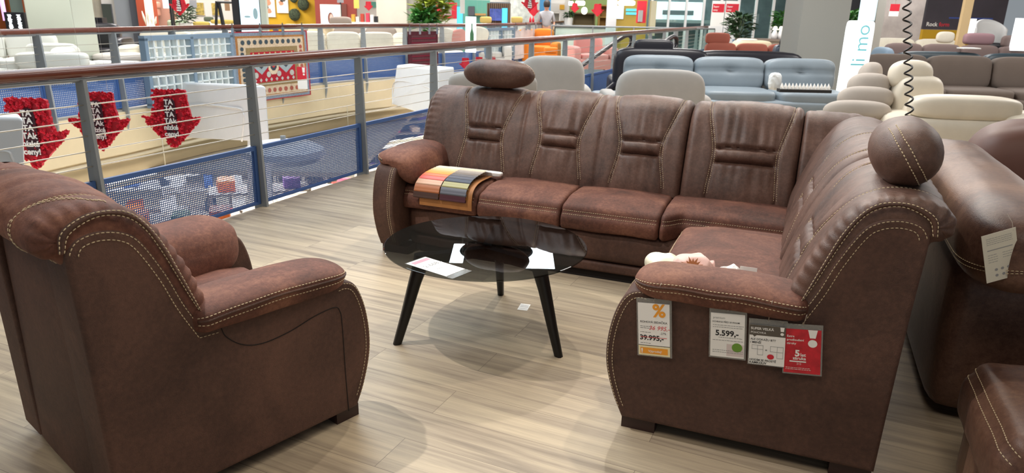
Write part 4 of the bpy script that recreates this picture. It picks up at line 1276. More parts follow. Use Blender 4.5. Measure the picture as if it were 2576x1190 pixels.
def persian():
    a, b = far_pt(606, 12.3, .16), far_pt(786, 13.6, .16)
    root, P, W_, h, n = rug_base('red patterned rug with blue and cream borders clipped to the far railing', a, b, at(640, 82, a[1]).z, at(700, 250, (a[1] + b[1]) / 2).z)
    mb = MB(); mb.grid(lambda s, t: P(s, t), 20, 16); mb.grid(lambda s, t: P(1 - s, t, -.02), 20, 16)
    r = mb.build('pile', mat('rug_red_edge', '#a2202c', .95), root, smooth=True)
    G = lambda h_, nm, **k: mat(nm, h_, .95, **k)
    L = [('border', G('#7f8a99', 'rug_blue', var=.35, vscale=60), strips(.02, .015, .98, .985), .003),
         ('border', G('#a5703f', 'rug_ochre', var=.4, vscale=70), strips(.05, .06, .95, .945), .005),
         ('border', G('#cdb79c', 'rug_cream', var=.25, vscale=50), strips(.075, .09, .925, .915), .007),
         ('border', G('#8c7650', 'rug_olive', var=.5, vscale=80), strips(.16, .225, .84, .79), .009),
         ('field', G('#a9172a', 'rug_red', var=.12, vscale=30), strips(.21, .29, .79, .73), .011)]
    meds = []
    for k in range(11):
        x = .13 + .074 * k; meds += [oct_(x, .15, .024, .035), oct_(x, .855, .024, .035)]
    for k in range(8): meds += [oct_(.115, .24 + .072 * k, .022, .03), oct_(.885, .24 + .072 * k, .022, .03)]
    L.append(('motifs', G('#3e4a52', 'rug_slate'), meds[::2], .013)); L.append(('motifs', G('#a3584a', 'rug_terracotta'), meds[1::2], .013))
    big = [dia(.335, .50, .10, .115), dia(.665, .50, .10, .115)]
    L.append(('medallion', G('#9aa7ac', 'rug_pale_blue', var=.15, vscale=60), big, .014)); L.append(('medallion', G('#d9c9ad', 'rug_ivory', var=.15, vscale=60), [oct_(.5, .5, .075, .135)], .014))
    L.append(('motifs', G('#3b3f4c', 'rug_ink'), [dia(.335, .5, .03, .035), dia(.665, .5, .03, .035), oct_(.5, .5, .045, .075)], .016))
    L.append(('motifs', G('#c43a3a', 'rug_scarlet'), [dia(.5, .5, .025, .03)], .018))
    small = []
    for k in range(8): small += [dia(.245 + .073 * k, .325, .018, .03), dia(.245 + .073 * k, .695, .018, .03)]
    for x in (.26, .43, .57, .74): small += [oct_(x, .40, .022, .03), oct_(x, .62, .03, .045)]
    L.append(('motifs', G('#cbb27a', 'rug_gold'), small[::2], .014)); L.append(('motifs', G('#b9b9b4', 'rug_silver'), small[1::2], .014))
    rug_patches(root, P, L, r)
    clips(root, P, (.03, .36, .66, .93))
    return root, P
_, PR = persian()
def rug_tag():
    pa = far_pt(750, 13.3, .24); Y = pa[1]
    root, w_, h = flat('price_tag', 'red and white tag with exclamation mark hanging on the red patterned rug', 'price tag', 748, 168, 772, 224, Y - .1, M_paper, t=.01)
    mb = MB(); blk(mb, -w_ / 2, w_ / 2, -.003, 0, h * .42, h); mb.build('red_print', M_red, root)
    mb = MB(); mb.add([(x * w_, -.005, z * h) for x, z in ((.10, .74), (.32, .74), (.36, .97), (.06, .97))], [(0, 1, 2, 3)]); mb.add([(w_ * (.21 + .1 * math.cos(k * pi / 8)), -.005, h * (.66 + .045 * math.sin(k * pi / 8))) for k in range(16)], [tuple(range(16))]); mb.build('lettering', M_paper, root)
rug_tag()
def dark_rug():
    a, b = far_pt(1012, 16, .16), far_pt(1108, 17.2, .16)
    root, P, W_, h, n = rug_base('dark red striped rug clipped to the far railing above a white beam', a, b, at(1060, 80, a[1]).z, at(1060, 164, b[1]).z)
    mb = MB(); mb.grid(lambda s, t: P(s, t), 16, 14); mb.grid(lambda s, t: P(1 - s, t, -.02), 16, 14); r = mb.build('pile', mat('rug_wine', '#4f1a26', .95, var=.3, vscale=30), root, smooth=True)
    st = []; lt = []
    for j in range(7):
        y = .12 + .125 * j; st += strips(.10, y + .06, .92, y + .085)
        lt += [oct_(.12 + .034 * k, y + .02, .008, .03) for k in range(24)]
    rug_patches(root, P, [('stripes', mat('rug_crimson', '#7a1530', .95), st, .004), ('motifs', mat('rug_rose', '#6d4a4e', .95), lt, .006)], r)
    clips(root, P, (.05, .38, .7, .97))
dark_rug()
def grey_rug():
    a, b = far_pt(1297, 19, .18), far_pt(1346, 21, .18)
    root, P, W_, h, n = rug_base('pale grey rug drooping from the far railing beside the orange sofa', a, b, at(1320, 72, a[1]).z, at(1320, 140, b[1]).z)
    Q = lambda s, t: P(s, t + .10 * abs(math.sin(s * 2 * pi)) * (1 - t)) + n * (.05 * math.sin(s * 11) * (1 - t))
    mb = MB(); mb.grid(lambda s, t: Q(s, t), 30, 12); mb.grid(lambda s, t: Q(1 - s, t) - n * .02, 30, 12); mb.build('pile', mat('rug_grey', '#c3bcbb', .95, var=.12, vscale=4), root, smooth=True)
    clips(root, P, (.03, .5, .97))
grey_rug()
# ---------------------------------------------------------------- far side of the atrium, left to right
M_con = mat('concrete', '#b5ad9b', .8, var=.16, vscale=2.2)
M_pil = mat('pillar_paint', '#bfc4b4', .7)
M_pil2 = mat('pillar_plaster', '#cbc6b8', .75, var=.06, vscale=1.2)
M_grey = mat('grey_wall', '#8f9398', .7)
M_dgrey = mat('dark_grey_wall', '#4c4e55', .6)
M_rust = mat('rust_paint', '#a9492e', .7)
M_yel = mat('mustard_wall', '#c49a12', .7)
M_wine = mat('maroon_wall', '#8e3c31', .7)
M_wall = mat('white_wall', '#dcd7cf', .75)
M_teal = mat('teal_wall', '#5fa08f', .7)
M_lgreen = mat('lime_wall', '#a5bd78', .7)
M_cream = mat('cream_fabric', '#dcd6c6', .8, var=.05, vscale=8)
M_white_l = mat('white_hide', '#d8d8d0', .4)
M_taupe = mat('taupe_fabric', '#8d8076', .85)
M_beigef = mat('beige_fabric', '#d3c4a8', .85)
M_blackl = mat('black_hide', '#1e1d24', .35)
M_blackm = mat('black_metal', '#191a1e', .5)

wallpiece(-700, 0, 120, 60, 19.5, mat('brown_wall', '#6d4a33', .7)); wallpiece(-30, 0, 24, 60, 19.3, mat('orange_wall', '#a5551f', .6), z1=3)
wallpiece(28, 0, 60, 60, 19.0, mat('sage_wall', '#7d9482', .7)); wallpiece(60, 0, 96, 60, 18.9, mat('copper_wall', '#a0521f', .5))
x = at(4, 0, 18.6); y_ = at(14, 52, 18.6)
mb = MB(); mb.tube([x + (x - y_) * 2, y_], .05, 8); tag(mb.build('neon_tube', mat('neon_pink', '#e0b4f0', .4, emit=1.4), smooth=True), 'glowing pink neon tube slanting at the left frame edge', 'lamp')
wallpiece(60, 0, 200, 60, 20.5, mat('slate_wall', '#3c4a4c', .7))
column('wall_pillar', 75, 188, 90, 13.9, M_pil, .75)
wallpiece(188, 0, 290, 60, 19.2, M_con); wallpiece(290, 0, 331, 60, 18.9, M_grey); wallpiece(328, 0, 352, 60, 18.7, M_dgrey); wallpiece(345, 0, 372, 60, 18.5, M_rust, .5)
wallpiece(258, 0, 291, 60, 19.1, M_wall)
flat('mirror', 'dark green mirror panel leaning on the concrete wall', 'mirror', 262, 10, 286, 118, 19.05, mat('mirror_dark', '#565b52', .12, metal=.4), frame=M_dgrey, face='glass')
flat('light_strip', 'tall glowing warm light strip beside the rust coloured column', 'lamp', 366, -10, 384, 72, 18.4, M_litw)
wallpiece(384, 0, 440, 60, 20.6, mat('salmon_wall', '#b98a78', .7), z1=2.2)
wallpiece(384, 0, 612, 60, 23, M_wall)
# framed dark display with two lit columns of print
def lit_display():
    root, w_, h = flat('display_board', 'black display board with two glowing columns of print, left of the pale pillar', 'sign', 16, 31, 66, 112, 15.2, M_blackm, t=.08)
    for sx in (-.24, .22):
        mb = MB()
        for k in range(16): blk(mb, sx * w_ - R_.uniform(.05, .1) * w_, sx * w_ + R_.uniform(.05, .12) * w_, -.006, 0, h * (.46 + .03 * k), h * (.48 + .03 * k))
        mb.build('lit_print', M_lit, root)
    mb = MB(); blk(mb, -w_ / 2, w_ / 2, .02, .06, -.9, 0); mb.build('stand', M_blackm, root)
lit_display()
bg_sofa('white leather sofa behind the far railing at the left frame edge', (-8.9, 12.7, 0), .35, 2.3, 1.0, .92, .48, M_white_l, 2, armh=.66, aw=.35)
p = at(115, 170, 12.4)
root = thing('chaise', 'white leather chaise with a long low arm in front of the pale pillar', 'sofa', (p.x, 12.75, 0), .25)
soft(root, 'base', (0, 0, .26), (1.05, .7, .42), M_white_l, 8); soft(root, 'armrest', (0, -.22, .50), (1.1, .34, .26), M_white_l, 5); soft(root, 'backrest', (-.15, .3, .5), (.8, .2, .5), M_white_l, 6)
def tray():
    root = thing('tray', 'dark tray with papers lying on the white chaise', 'tray', at(118, 134, 12.6))
    mb = MB(); mb.box((0, 0, .0), (.34, .22, .02)); mb.build('board', M_blackm, root); mb = MB(); mb.box((.05, 0, .016), (.16, .14, .008)); mb.build('papers', M_paper, root)
tray()
bg_sofa('black leather recliner with a high back beside the pale pillar', (at(236, 100, 15.4).x, 15.6, 0), .2, 1.15, 1.0, 1.02, .5, M_blackl, 1, armh=.72, aw=.24, name='armchair', bt=.3)
root = thing('media_panel', 'tall stepped black panel behind the black recliner', 'panel', (at(225, 60, 16.8).x, 16.8, 0)); w_ = .62
mb = MB(); blk(mb, -.32, .30, 0, .2, .0, at(225, 44, 16.8).z); blk(mb, .30, .48, .02, .18, 0, at(225, 60, 16.8).z); mb.build('board', M_blackl, root)
root = thing('ottoman', 'round light grey ottoman behind the far railing beside the glass block panel', 'ottoman', (at(300, 140, 14.6).x, 14.6, 0))
soft(root, 'cushion', (0, 0, .42), (.85, .85, .18), mat('grey_cloth', '#b7b0a9', .85), 3.2, 12); mb = MB(); mb.lathe([(.3, 0), (.34, .34)], n=24); mb.build('base', M_taupe, root, smooth=True, ang=40)
root = thing('coffee_table', 'low white coffee table standing in front of the round grey ottoman', 'table', (at(282, 158, 13.9).x, 13.9, 0))
mb = MB(); mb.box((0, 0, .36), (.78, .5, .05)); mb.build('tabletop', M_white, root); mb = MB(); mb.box((0, 0, .17), (.6, .36, .34)); mb.build('base', M_blackm, root)
bg_sofa('cream sofa behind the glass block panel, left of the red rug', (at(440, 90, 15).x, 15.3, 0), .15, 2.3, .95, .92, .45, M_cream, 2, arms=(1, 0))
bg_sofa('second cream sofa behind the glass block panel, reaching behind the red rug', (at(568, 90, 16.6).x, 16.8, 0), .45, 2.2, .95, .90, .45, M_cream, 2, arms=(0, 1))
# pampas grass in a floor vase
def pampas():
    root = thing('pampas_vase', 'floor vase of pale pampas grass before the warm light strip', 'vase', (at(378, 60, 17.9).x, 17.9, 0))
    mb = MB(); mb.lathe([(.12, 0), (.17, .2), (.13, .45), (.07, .55), (.09, .6)], n=18); mb.build('vase', mat('vase_cream', '#cdbfa8', .6), root, smooth=True, ang=50)
    for k in range(4):
        a = k * 1.6; mb = MB(); mb.tube([(0, 0, .5), (.1 * math.cos(a), .1 * math.sin(a), .95), (.13 * math.cos(a), .1 * math.sin(a), 1.0 + .05 * k), (.16 * math.cos(a), .12 * math.sin(a), 1.14 + .06 * k)], [.006, .008, .03, .008], 7); mb.build('plume', mat('plume', '#d9ceb8', .9), root, smooth=True)
pampas()
M_salmon = mat('salmon_hide', '#bf8c78', .6)
root = thing('wall_lamp', 'salmon coloured shell lamp on the salmon wall', 'lamp', at(395, 18, 20.45)); soft(root, 'shade', (0, 0, .05), (.16, .2, .18), M_salmon, 4); soft(root, 'holder', (-.01, 0, -.13), (.12, .16, .2), M_salmon, 6)
bg_sofa('low cream daybed with sage throw before the white bedroom wall', (at(428, 62, 20).x, 19.6, 0), 0, 1.1, .8, .75, .6, M_cream, 2, arms=(0, 0))
root = thing('throw', 'sage green throw folded over the cream daybed', 'throw', at(447, 61, 19.3)); soft(root, 'cloth', (0, 0, 0), (.42, .4, .22), mat('sage_cloth', '#9aab92', .9), 5)
bg_sofa('white bed sofa with mustard bolsters under two flower pictures', (at(548, 66, 20.6).x, 20.9, 0), 0, 2.2, 1.2, .95, .62, M_wall, 2, arms=(0, 0))
M_must = mat('mustard_cloth', '#a08c43', .9)
for lab, px, py, Y, w_ in (('front mustard bolster on the white bed sofa', 507, 60, 20.6, .45), ('rear mustard bolster on the white bed sofa', 560, 55, 20.7, .65)):
    root = thing('bolster', lab, 'cushion', at(px, py, Y), 0, 'mustard bolsters'); soft(root, 'cover', (0, 0, 0), (w_, .2, .12), M_must, 4)
root = thing('cushion', 'dark olive cushion propped on the white bed sofa', 'cushion', at(525, 48, 20.8)); soft(root, 'cover', (0, 0, 0), (.26, .1, .13), mat('olive_cloth', '#4d5546', .9), 4)
M_flw = mat('flower_picture', '#7a6a3c', .6, var=.9, vscale=14, col2='#d9bd62')
flat('picture', 'left flower picture on the white bedroom wall', 'picture', 492, 6, 514, 39, 22.958, M_flw, frame=M_wall, group='flower pictures on the bedroom wall')
flat('picture', 'right flower picture on the white bedroom wall', 'picture', 532, 7, 555, 39, 22.958, M_flw, frame=M_wall, group='flower pictures on the bedroom wall')
flat('hanging_sign', 'pale blue hanging sign left of the black post', 'sign', 409, -12, 432, 21, 17.5, M_litb, t=.02)
flat('hanging_sign', 'grey tag with red top hanging before the flower pictures', 'sign', 477, 0, 494, 19, 18.5, mat('tag_grey', '#8f8f93', .6), t=.02)
flat('hanging_sign', 'brown and grey tag hanging left of the black lightbox post', 'sign', 565, 1, 577, 27, 18.5, mat('tag_brown', '#8a6a4c', .6), t=.02)
flat('door_panel', 'olive green glazed panel behind the black post', 'panel', 412, 20, 436, 52, 21.5, mat('olive_glass', '#8a9440', .3, emit=.25))
arrow_px('red flower arrow sign with white lettering hanging left of the green plant', 434, -12, 468, 38, 17.2, flowers=120, seed=9, group='red arrows in the far shop')
root = thing('post', 'thin black post standing left of the red arrow sign', 'post', (at(436, 60, 17.4).x, 17.4, 0)); mb = MB(); mb.box((0, 0, 1.5), (.07, .07, 3)); mb.build('shaft', M_blackm, root)
root = thing('easel', 'black A-frame easel standing before the white bedroom wall', 'easel', (at(556, 70, 17.5).x, 17.5, 0))
for x0, x1 in ((-.22, -.05), (.20, .0)):
    mb = MB(); mb.tube([(x0, -.02, 0), (x1, .02, at(556, 3, 17.5).z)], .035, 6); mb.build('leg', M_blackm, root)
mb = MB(); mb.tube([(-.03, 0, at(556, 5, 17.5).z), (.62, 0, at(556, 6, 17.5).z)], .03, 6); mb.build('crossbar', M_blackm, root)
mb = MB(); mb.tube([(-.05, .45, 0), (-.02, .03, at(556, 3, 17.5).z)], .03, 6); mb.build('leg', M_blackm, root)
plant('green leafy plant standing right of the red arrow sign', (at(466, 60, 18.6).x, 18.6, .72), .72, .26, 160, M_dleaf, leaf=.13)
root = thing('side_table', 'low brown side table carrying the leafy green plant', 'table', (at(466, 60, 18.6).x, 18.6, 0)); mb = MB(); mb.lathe([(.22, .68), (.22, .72)], n=24); mb.build('tabletop', M_taupe, root); mb = MB(); mb.lathe([(.03, 0), (.03, .68)], n=10); mb.build('leg', M_blackm, root)
# lit poster stand with a coast picture
def coast():
    root, w_, h = flat('lightbox', 'tall glowing lightbox with a pale coast picture left of the mustard wall', 'lightbox', 603, -4, 656, 84, 15.8, M_litb, t=.08, frame=M_blackm, ext=.1)
    mb = MB(); mb.pillow((-.13 * w_, -.008, .42 * h), (.3 * w_, .003, .05 * h), k=2.2, n=6); mb.pillow((.26 * w_, -.008, .5 * h), (.22 * w_, .003, .28 * h), k=2.1, n=6); mb.build('picture', mat('coast_print', '#9db8bd', .6), root)
    mb = MB(); blk(mb, -w_ / 2 - .14, -w_ / 2, -.02, .12, -1, h + .4); mb.build('post', M_blackm, root)
    mb = MB(); blk(mb, w_ / 2, w_ / 2 + .12, 0, .12, -1, h); mb.build('side_frame', M_pil, root)
coast()
wallpiece(600, 0, 800, 60, 22, M_yel)
M_art = mat('art_paper', '#e3dfd6', .7)
def art(label, a, blobs):
    root, w_, h = flat('picture', label, 'picture', *a, 21.958, M_art, frame=M_wall, group='leaf pictures on the mustard wall', face='mount')
    for cx, cz, rx, rz_, m in blobs:
        mb = MB(); mb.add([(w_ * (cx + rx * math.cos(k * pi / 10) * (1 + .2 * math.sin(5 * k))), -.008, h * (cz + rz_ * math.sin(k * pi / 10) * (1 + .2 * math.cos(3 * k)))) for k in range(20)], [tuple(range(20))]); mb.build('leaf_shape', m, root)
M_ter, M_char = mat('art_terracotta', '#b98566', .7), mat('art_charcoal', '#55504c', .7)
art('leaf picture half hidden behind the lightbox on the mustard wall', (661, -20, 691, 43), ((-.05, .6, .25, .14, M_ter), (-.25, .42, .22, .12, M_char), (.0, .25, .2, .1, M_ter)))
art('leaf picture hanging left of the moss balls on the mustard wall', (695, -28, 724, 33), ((.05, .62, .28, .16, M_char), (-.1, .42, .2, .1, M_ter)))
M_moss = mat('moss', '#39422f', .95, var=.7, vscale=22, bump=1, bscale=60)
def moss(label, px, py, rp, Y=21.9):
    c = at(px, py, Y); r = rp * Y / 1800
    root = thing('moss_ball', label, 'wall decoration', c, 0, 'moss balls on the mustard wall')
    mb = MB(); mb.pillow((0, 0, 0), (2 * r, 1.2 * r, 2.1 * r), k=2.0, n=12, fn=lambda p: p * (1 + .10 * noise.noise(p * 40))); mb.build('ball', M_moss, root, smooth=True)
moss('lowest moss ball on the mustard wall', 741, 37, 13.5); moss('right moss ball on the mustard wall', 763, 11, 13.5); moss('topmost moss ball, cut by the frame edge, on the mustard wall', 739, -3, 9)
wallpiece(793, 0, 896, 60, 21.4, M_wine)
def portrait():
    root, w_, h = flat('lightbox', 'glowing lightbox with a portrait of a long haired person on the maroon wall', 'lightbox', 806, 11, 856, 68, 19.0, M_litb, t=.08, frame=M_wall)
    def blob(nm, cx, cz, rx, rz_, m, y):
        mb = MB(); mb.add([(w_ * (cx + rx * math.cos(k * pi / 12)), y, h * (cz + rz_ * math.sin(k * pi / 12))) for k in range(24)], [tuple(range(24))]); mb.build(nm, m, root)
    blob('hair_print', .02, .38, .15, .27, mat('print_auburn', '#8a5442', .6), -.008); blob('shirt_print', .20, .12, .15, .18, mat('print_blue', '#3a6fb5', .6), -.0085)
    blob('face_print', .05, .42, .09, .16, mat('print_skin', '#e5c3b4', .6), -.009)
    mb = MB()
    put_text(mb, 'Ö O', .16 * h, (-w_ * .46, -.009, h * .68), (1, 0, 0), (0, 0, 1)); mb.build('lettering', M_pgrey, root)
portrait()
root = thing('sign_stand', 'small grey sign on a thin stand before the maroon wall', 'sign', (at(858, 40, 19.4).x, 19.4, 0)); mb = MB(); mb.tube([(0, 0, 0), (0, 0, at(858, 6, 19.4).z)], .02, 8); mb.build('pole', M_blackm, root); z = at(858, 3, 19.4).z
mb = MB(); mb.box((0, 0, z + .03), (.16, .03, .14)); mb.build('sign_plate', mat('tag_grey', '#8f8f93'), root)
flat('shop_cabinet', 'brown wall cabinet on the right part of the maroon wall', 'cabinet', 858, 10, 872, 50, 21.355, mat('cabinet_brown', '#6d3a30', .6))
wallpiece(888, 0, 952, 60, 24, M_wall)
arrow_px('small red arrow sign hanging left of the plaster pillar', 919, 4, 935, 27, 20, flowers=60, seed=12, group='red arrows in the far shop', text=False)
flat('picture', 'teal picture left of the plaster pillar', 'picture', 932, 4, 948, 20, 23.955, M_teal, frame=M_wall)
flat('hanging_sign', 'yellow topped price sign hanging left of the small red arrow', 'sign', 890, -2, 903, 21, 20.5, mat('tag_yellow', '#e3bf5a', .6), t=.02)
root = thing('sideboard', 'light sideboard with small goods left of the plaster pillar', 'sideboard', (at(915, 55, 20.6).x, 20.6, 0)); mb = MB(); mb.box((0, .2, .55), (.75, .4, 1.02)); mb.build('body', M_wall, root)
for i, (dx, cc, hh) in enumerate(((-.3, '#d9a33c', .2), (-.18, '#d8d4cc', .14), (-.05, '#b3402f', .22), (.1, '#cf3f55', .24), (.22, '#e6e2da', .2), (.33, '#25262a', .16))):
    r_ = thing('box', ('mustard', 'pale grey', 'brick red', 'crimson', 'white', 'black')[i] + ' box standing on the light sideboard by the plaster pillar', 'box', (at(915, 55, 20.6).x + dx, 20.7, 1.06), 0, 'boxes on the light sideboard'); mb = MB(); mb.box((0, 0, hh / 2), (.09, .12, hh)); mb.build('carton', mat('box_' + cc[1:], cc), r_)
column('wall_pillar', 948, 1023, 60, 21, M_pil2, .9); column('wall_pillar', 1023, 1050, 60, 21.2, mat('pillar_grey', '#9b978e', .75), .7); wallpiece(1048, 0, 1068, 60, 22, mat('pale_blue_wall', '#a9bcc2', .7))
bg_sofa('beige armchair with rounded back left of the taupe sofa', (at(720, 70, 18.8).x, 19, 0), 0, 1.0, .9, 1.0, .45, M_beigef, 1, name='armchair', group='beige armchairs')
bg_sofa('taupe armchair between the two beige armchairs', (at(757, 72, 19.3).x, 19.8, 0), 0, .9, .9, .98, .45, M_taupe, 1, arms=(0, 1), name='armchair', group='beige armchairs')
bg_sofa('beige armchair before the maroon wall corner', (at(792, 70, 18.6).x, 18.9, 0), 0, .7, .9, .98, .45, M_beigef, 1, arms=(0, 0), name='armchair', group='beige armchairs')
bg_sofa('taupe sofa with a loose headrest before the portrait lightbox', (at(905, 70, 18.2).x, 18.5, 0), 0, 1.6, .95, 1.0, .45, M_taupe, 2, arms=(0, 0), head=(-.62,))
bg_sofa('long cream sofa right of the red rug behind the far railing', (at(850, 100, 16).x, 16.6, 0), .3, 2.9, 1.0, .92, .45, M_cream, 3, armh=.62, aw=.3)
bg_sofa('cream sofa between the long cream sofa and the dark red rug', (at(985, 100, 18).x, 18.4, 0), .3, 2.2, 1.0, .86, .45, M_cream, 2, armh=.6)
plant('bushy palm with yellow green fronds beside the plaster pillar', (at(1088, 70, 19.6).x, 19.6, .75), 1.15, .38, 300, M_leafy, leaf=.3); plant('lower bright green palm in front of the yellow green palm', (at(1068, 70, 19.3).x, 19.2, .7), .75, .25, 220, M_leaf, leaf=.26)
root = thing('plant_bench', 'pale bench carrying the two palms', 'bench', (at(1080, 70, 19.5).x, 19.45, 0)); mb = MB(); mb.box((0, 0, .35), (.9, .95, .68)); mb.build('body', M_wall, root)
def red_frame():
    x0, x1, z0, z1 = span(1097, 6, 1148, 46, 22.5); root = thing('display_unit', 'square red display frame with a grey niche, right of the palms', 'display', ((x0 + x1) / 2, 22.5, z0)); w_, h = x1 - x0, z1 - z0
    mb = MB()
    for a in ((-.5, .5, 0, .14), (-.5, .5, .86, 1), (-.5, -.25, .14, .86), (.27, .5, .14, .86)): blk(mb, a[0] * w_, a[1] * w_, 0, .3, a[2] * h, a[3] * h)
    mb.build('frame', M_red, root); mb = MB(); blk(mb, -.25 * w_, .27 * w_, .22, .28, .14 * h, .86 * h); mb.build('niche', M_wall, root)
    mb = MB(); blk(mb, -.2 * w_, -.05 * w_, .1, .16, .25 * h, .75 * h); mb.build('lit_goods', M_litb, root); mb = MB(); blk(mb, -.5 * w_, .5 * w_, .02, .3, -z0, 0); mb.build('base', M_wall, root)
red_frame()
wallpiece(1060, 0, 1232, 60, 25, M_teal, z1=1.75); wallpiece(1060, 0, 1420, 60, 25.3, M_wall, z0=1.7, z1=2.4)
flat('lightbox', 'cyan glowing lightbox right of the red display frame', 'lightbox', 1149, 16, 1165, 78, 18.4, M_cyan, frame=M_blackm, ext=0)
flat('hanging_sign', 'white banner hanging over the cyan lightbox', 'sign', 1157, -20, 1169, 34, 17.8, M_wall, t=.02)
flat('lightbox', 'bright blank white lightbox standing among the sofas, left of the green bottle', 'lightbox', 1171, 42, 1197, 132, 17.0, M_lit, t=.1)
flat('wall_shelf', 'dark framed shelf picture on the teal wall', 'shelf', 1178, 16, 1194, 40, 24.955, M_dgrey, frame=M_blackm); flat('wall_shelf', 'wooden shelf board on the teal wall', 'shelf', 1195, 34, 1222, 39, 24.745, mat('oak', '#b3884f', .6), t=.25)
bg_sofa('pale grey sofa with cushions behind the far railing, right of the dark red rug', (at(1165, 110, 18.6).x, 18.9, 0), .1, 2.4, 1.0, .84, .42, mat('pale_grey_fabric', '#cfccc6', .85), 2)
for lab, px, py, m, rz in (('cream cushion leaning on the pale grey sofa', 1124, 88, M_cream, .3), ('dusty pink cushion leaning on the pale grey sofa', 1152, 92, mat('pink_cushion', '#cf948a', .9), -.3), ('cream cushion at the right end of the pale grey sofa', 1208, 86, M_cream, .2)):
    root = thing('cushion', lab, 'cushion', at(px, py, 17.9), 0, 'cushions on the pale grey sofa'); mb = MB(); mb.pillow((0, 0, 0), (.42, .14, .34), k=2.8, n=10, rot=Matrix.Rotation(rz, 3, 'Y')); mb.build('cover', m, root, smooth=True)
root = thing('bottle', 'tall green glass bottle before the blank white lightbox', 'bottle', at(1187, 108, 16.6)); mb = MB(); mb.lathe([(.04, 0), (.045, .02), (.045, .2), (.016, .3), (.015, .42)], n=14); mb.build('glass', mat('bottle_green', '#4f7d58', .15), root, smooth=True)
# tv wall, orange seats
def tv_wall():
    x0, x1, z0, z1 = span(1225, 8, 1284, 72, 23.5); root = thing('media_wall', 'dark slatted media wall with a screen, right of the teal wall', 'media wall', ((x0 + x1) / 2, 23.5, 0)); w_ = x1 - x0
    mb = MB(); blk(mb, -w_ / 2, w_ / 2, 0, .2, 0, z1); mb.build('panel', mat('walnut', '#4a3b30', .6), root)
    mb = MB()
    for k in range(12): blk(mb, -w_ / 2 + k * w_ / 12, -w_ / 2 + (k + .4) * w_ / 12, -.03, 0, 0, z1)
    mb.build('slats', mat('walnut_light', '#6a553f', .6), root)
    a0, a1, b0, b1 = span(1232, 22, 1262, 52, 23.4); mb = MB(); blk(mb, a0 - (x0 + x1) / 2, a1 - (x0 + x1) / 2, -.09, -.03, b0, b1); mb.build('screen', mat('screen_blue', '#3c4a86', .2, emit=.5, var=.6, vscale=3), root)
tv_wall()
flat('lightbox', 'slim cyan and green lightbox right of the media wall', 'lightbox', 1262, 20, 1277, 72, 20.6, M_cyan, frame=M_blackm)
wallpiece(1283, 0, 1362, 60, 24.6, mat('leaf_wallpaper', '#cfd2c8', .8, var=.25, vscale=7), z1=2.4)
arrow_px('red arrow sign hanging before the leaf wallpaper', 1320, -14, 1346, 29, 21, flowers=60, seed=21, group='red arrows in the far shop')
arrow_px('smaller red arrow sign behind the one before the leaf wallpaper', 1335, 12, 1350, 42, 23, flowers=60, seed=22, group='red arrows in the far shop', text=False)
M_or = mat('orange_fabric', '#d67a1e', .8)
bg_sofa('orange sofa with high back behind the far railing', (at(1290, 80, 22).x, 22.4, 0), -.1, 1.9, .9, .92, .45, M_or, 2, arms=(1, 0)); bg_sofa('orange armchair right of the grey drooping rug', (at(1366, 84, 20.5).x, 20.9, 0), -.2, 1.0, .9, .98, .5, M_or, 1, name='armchair')
root = thing('stool', 'orange stool right of the orange armchair', 'stool', (at(1387, 90, 19.6).x, 19.6, 0)); soft(root, 'seat', (0, 0, .48), (.36, .36, .14), M_or, 5); mb = MB(); mb.box((0, 0, .2), (.3, .3, .4)); mb.build('base', M_or, root)
M_ybox = mat('card_box', '#c9ad62', .8)
for lab, px in (('left straw yellow basket on the orange counter', 1222), ('right straw yellow basket on the orange counter', 1300)):
    root = thing('basket', lab, 'basket', at(px, 57, 21.8), 0, 'straw baskets'); mb = MB(); mb.pillow((0, 0, .08), (.34, .2, .18), k=5, n=6); mb.build('body', M_ybox, root, smooth=True)
for lab, px in (('left red bottle on the counter before the wallpaper', 1334), ('right red bottle on the counter before the wallpaper', 1341)):
    root = thing('bottle', lab, 'bottle', at(px, 58, 22), 0, 'red bottles'); mb = MB(); mb.lathe([(.035, 0), (.035, .11), (.014, .15), (.014, .18)], n=12); mb.build('body', M_red, root, smooth=True)
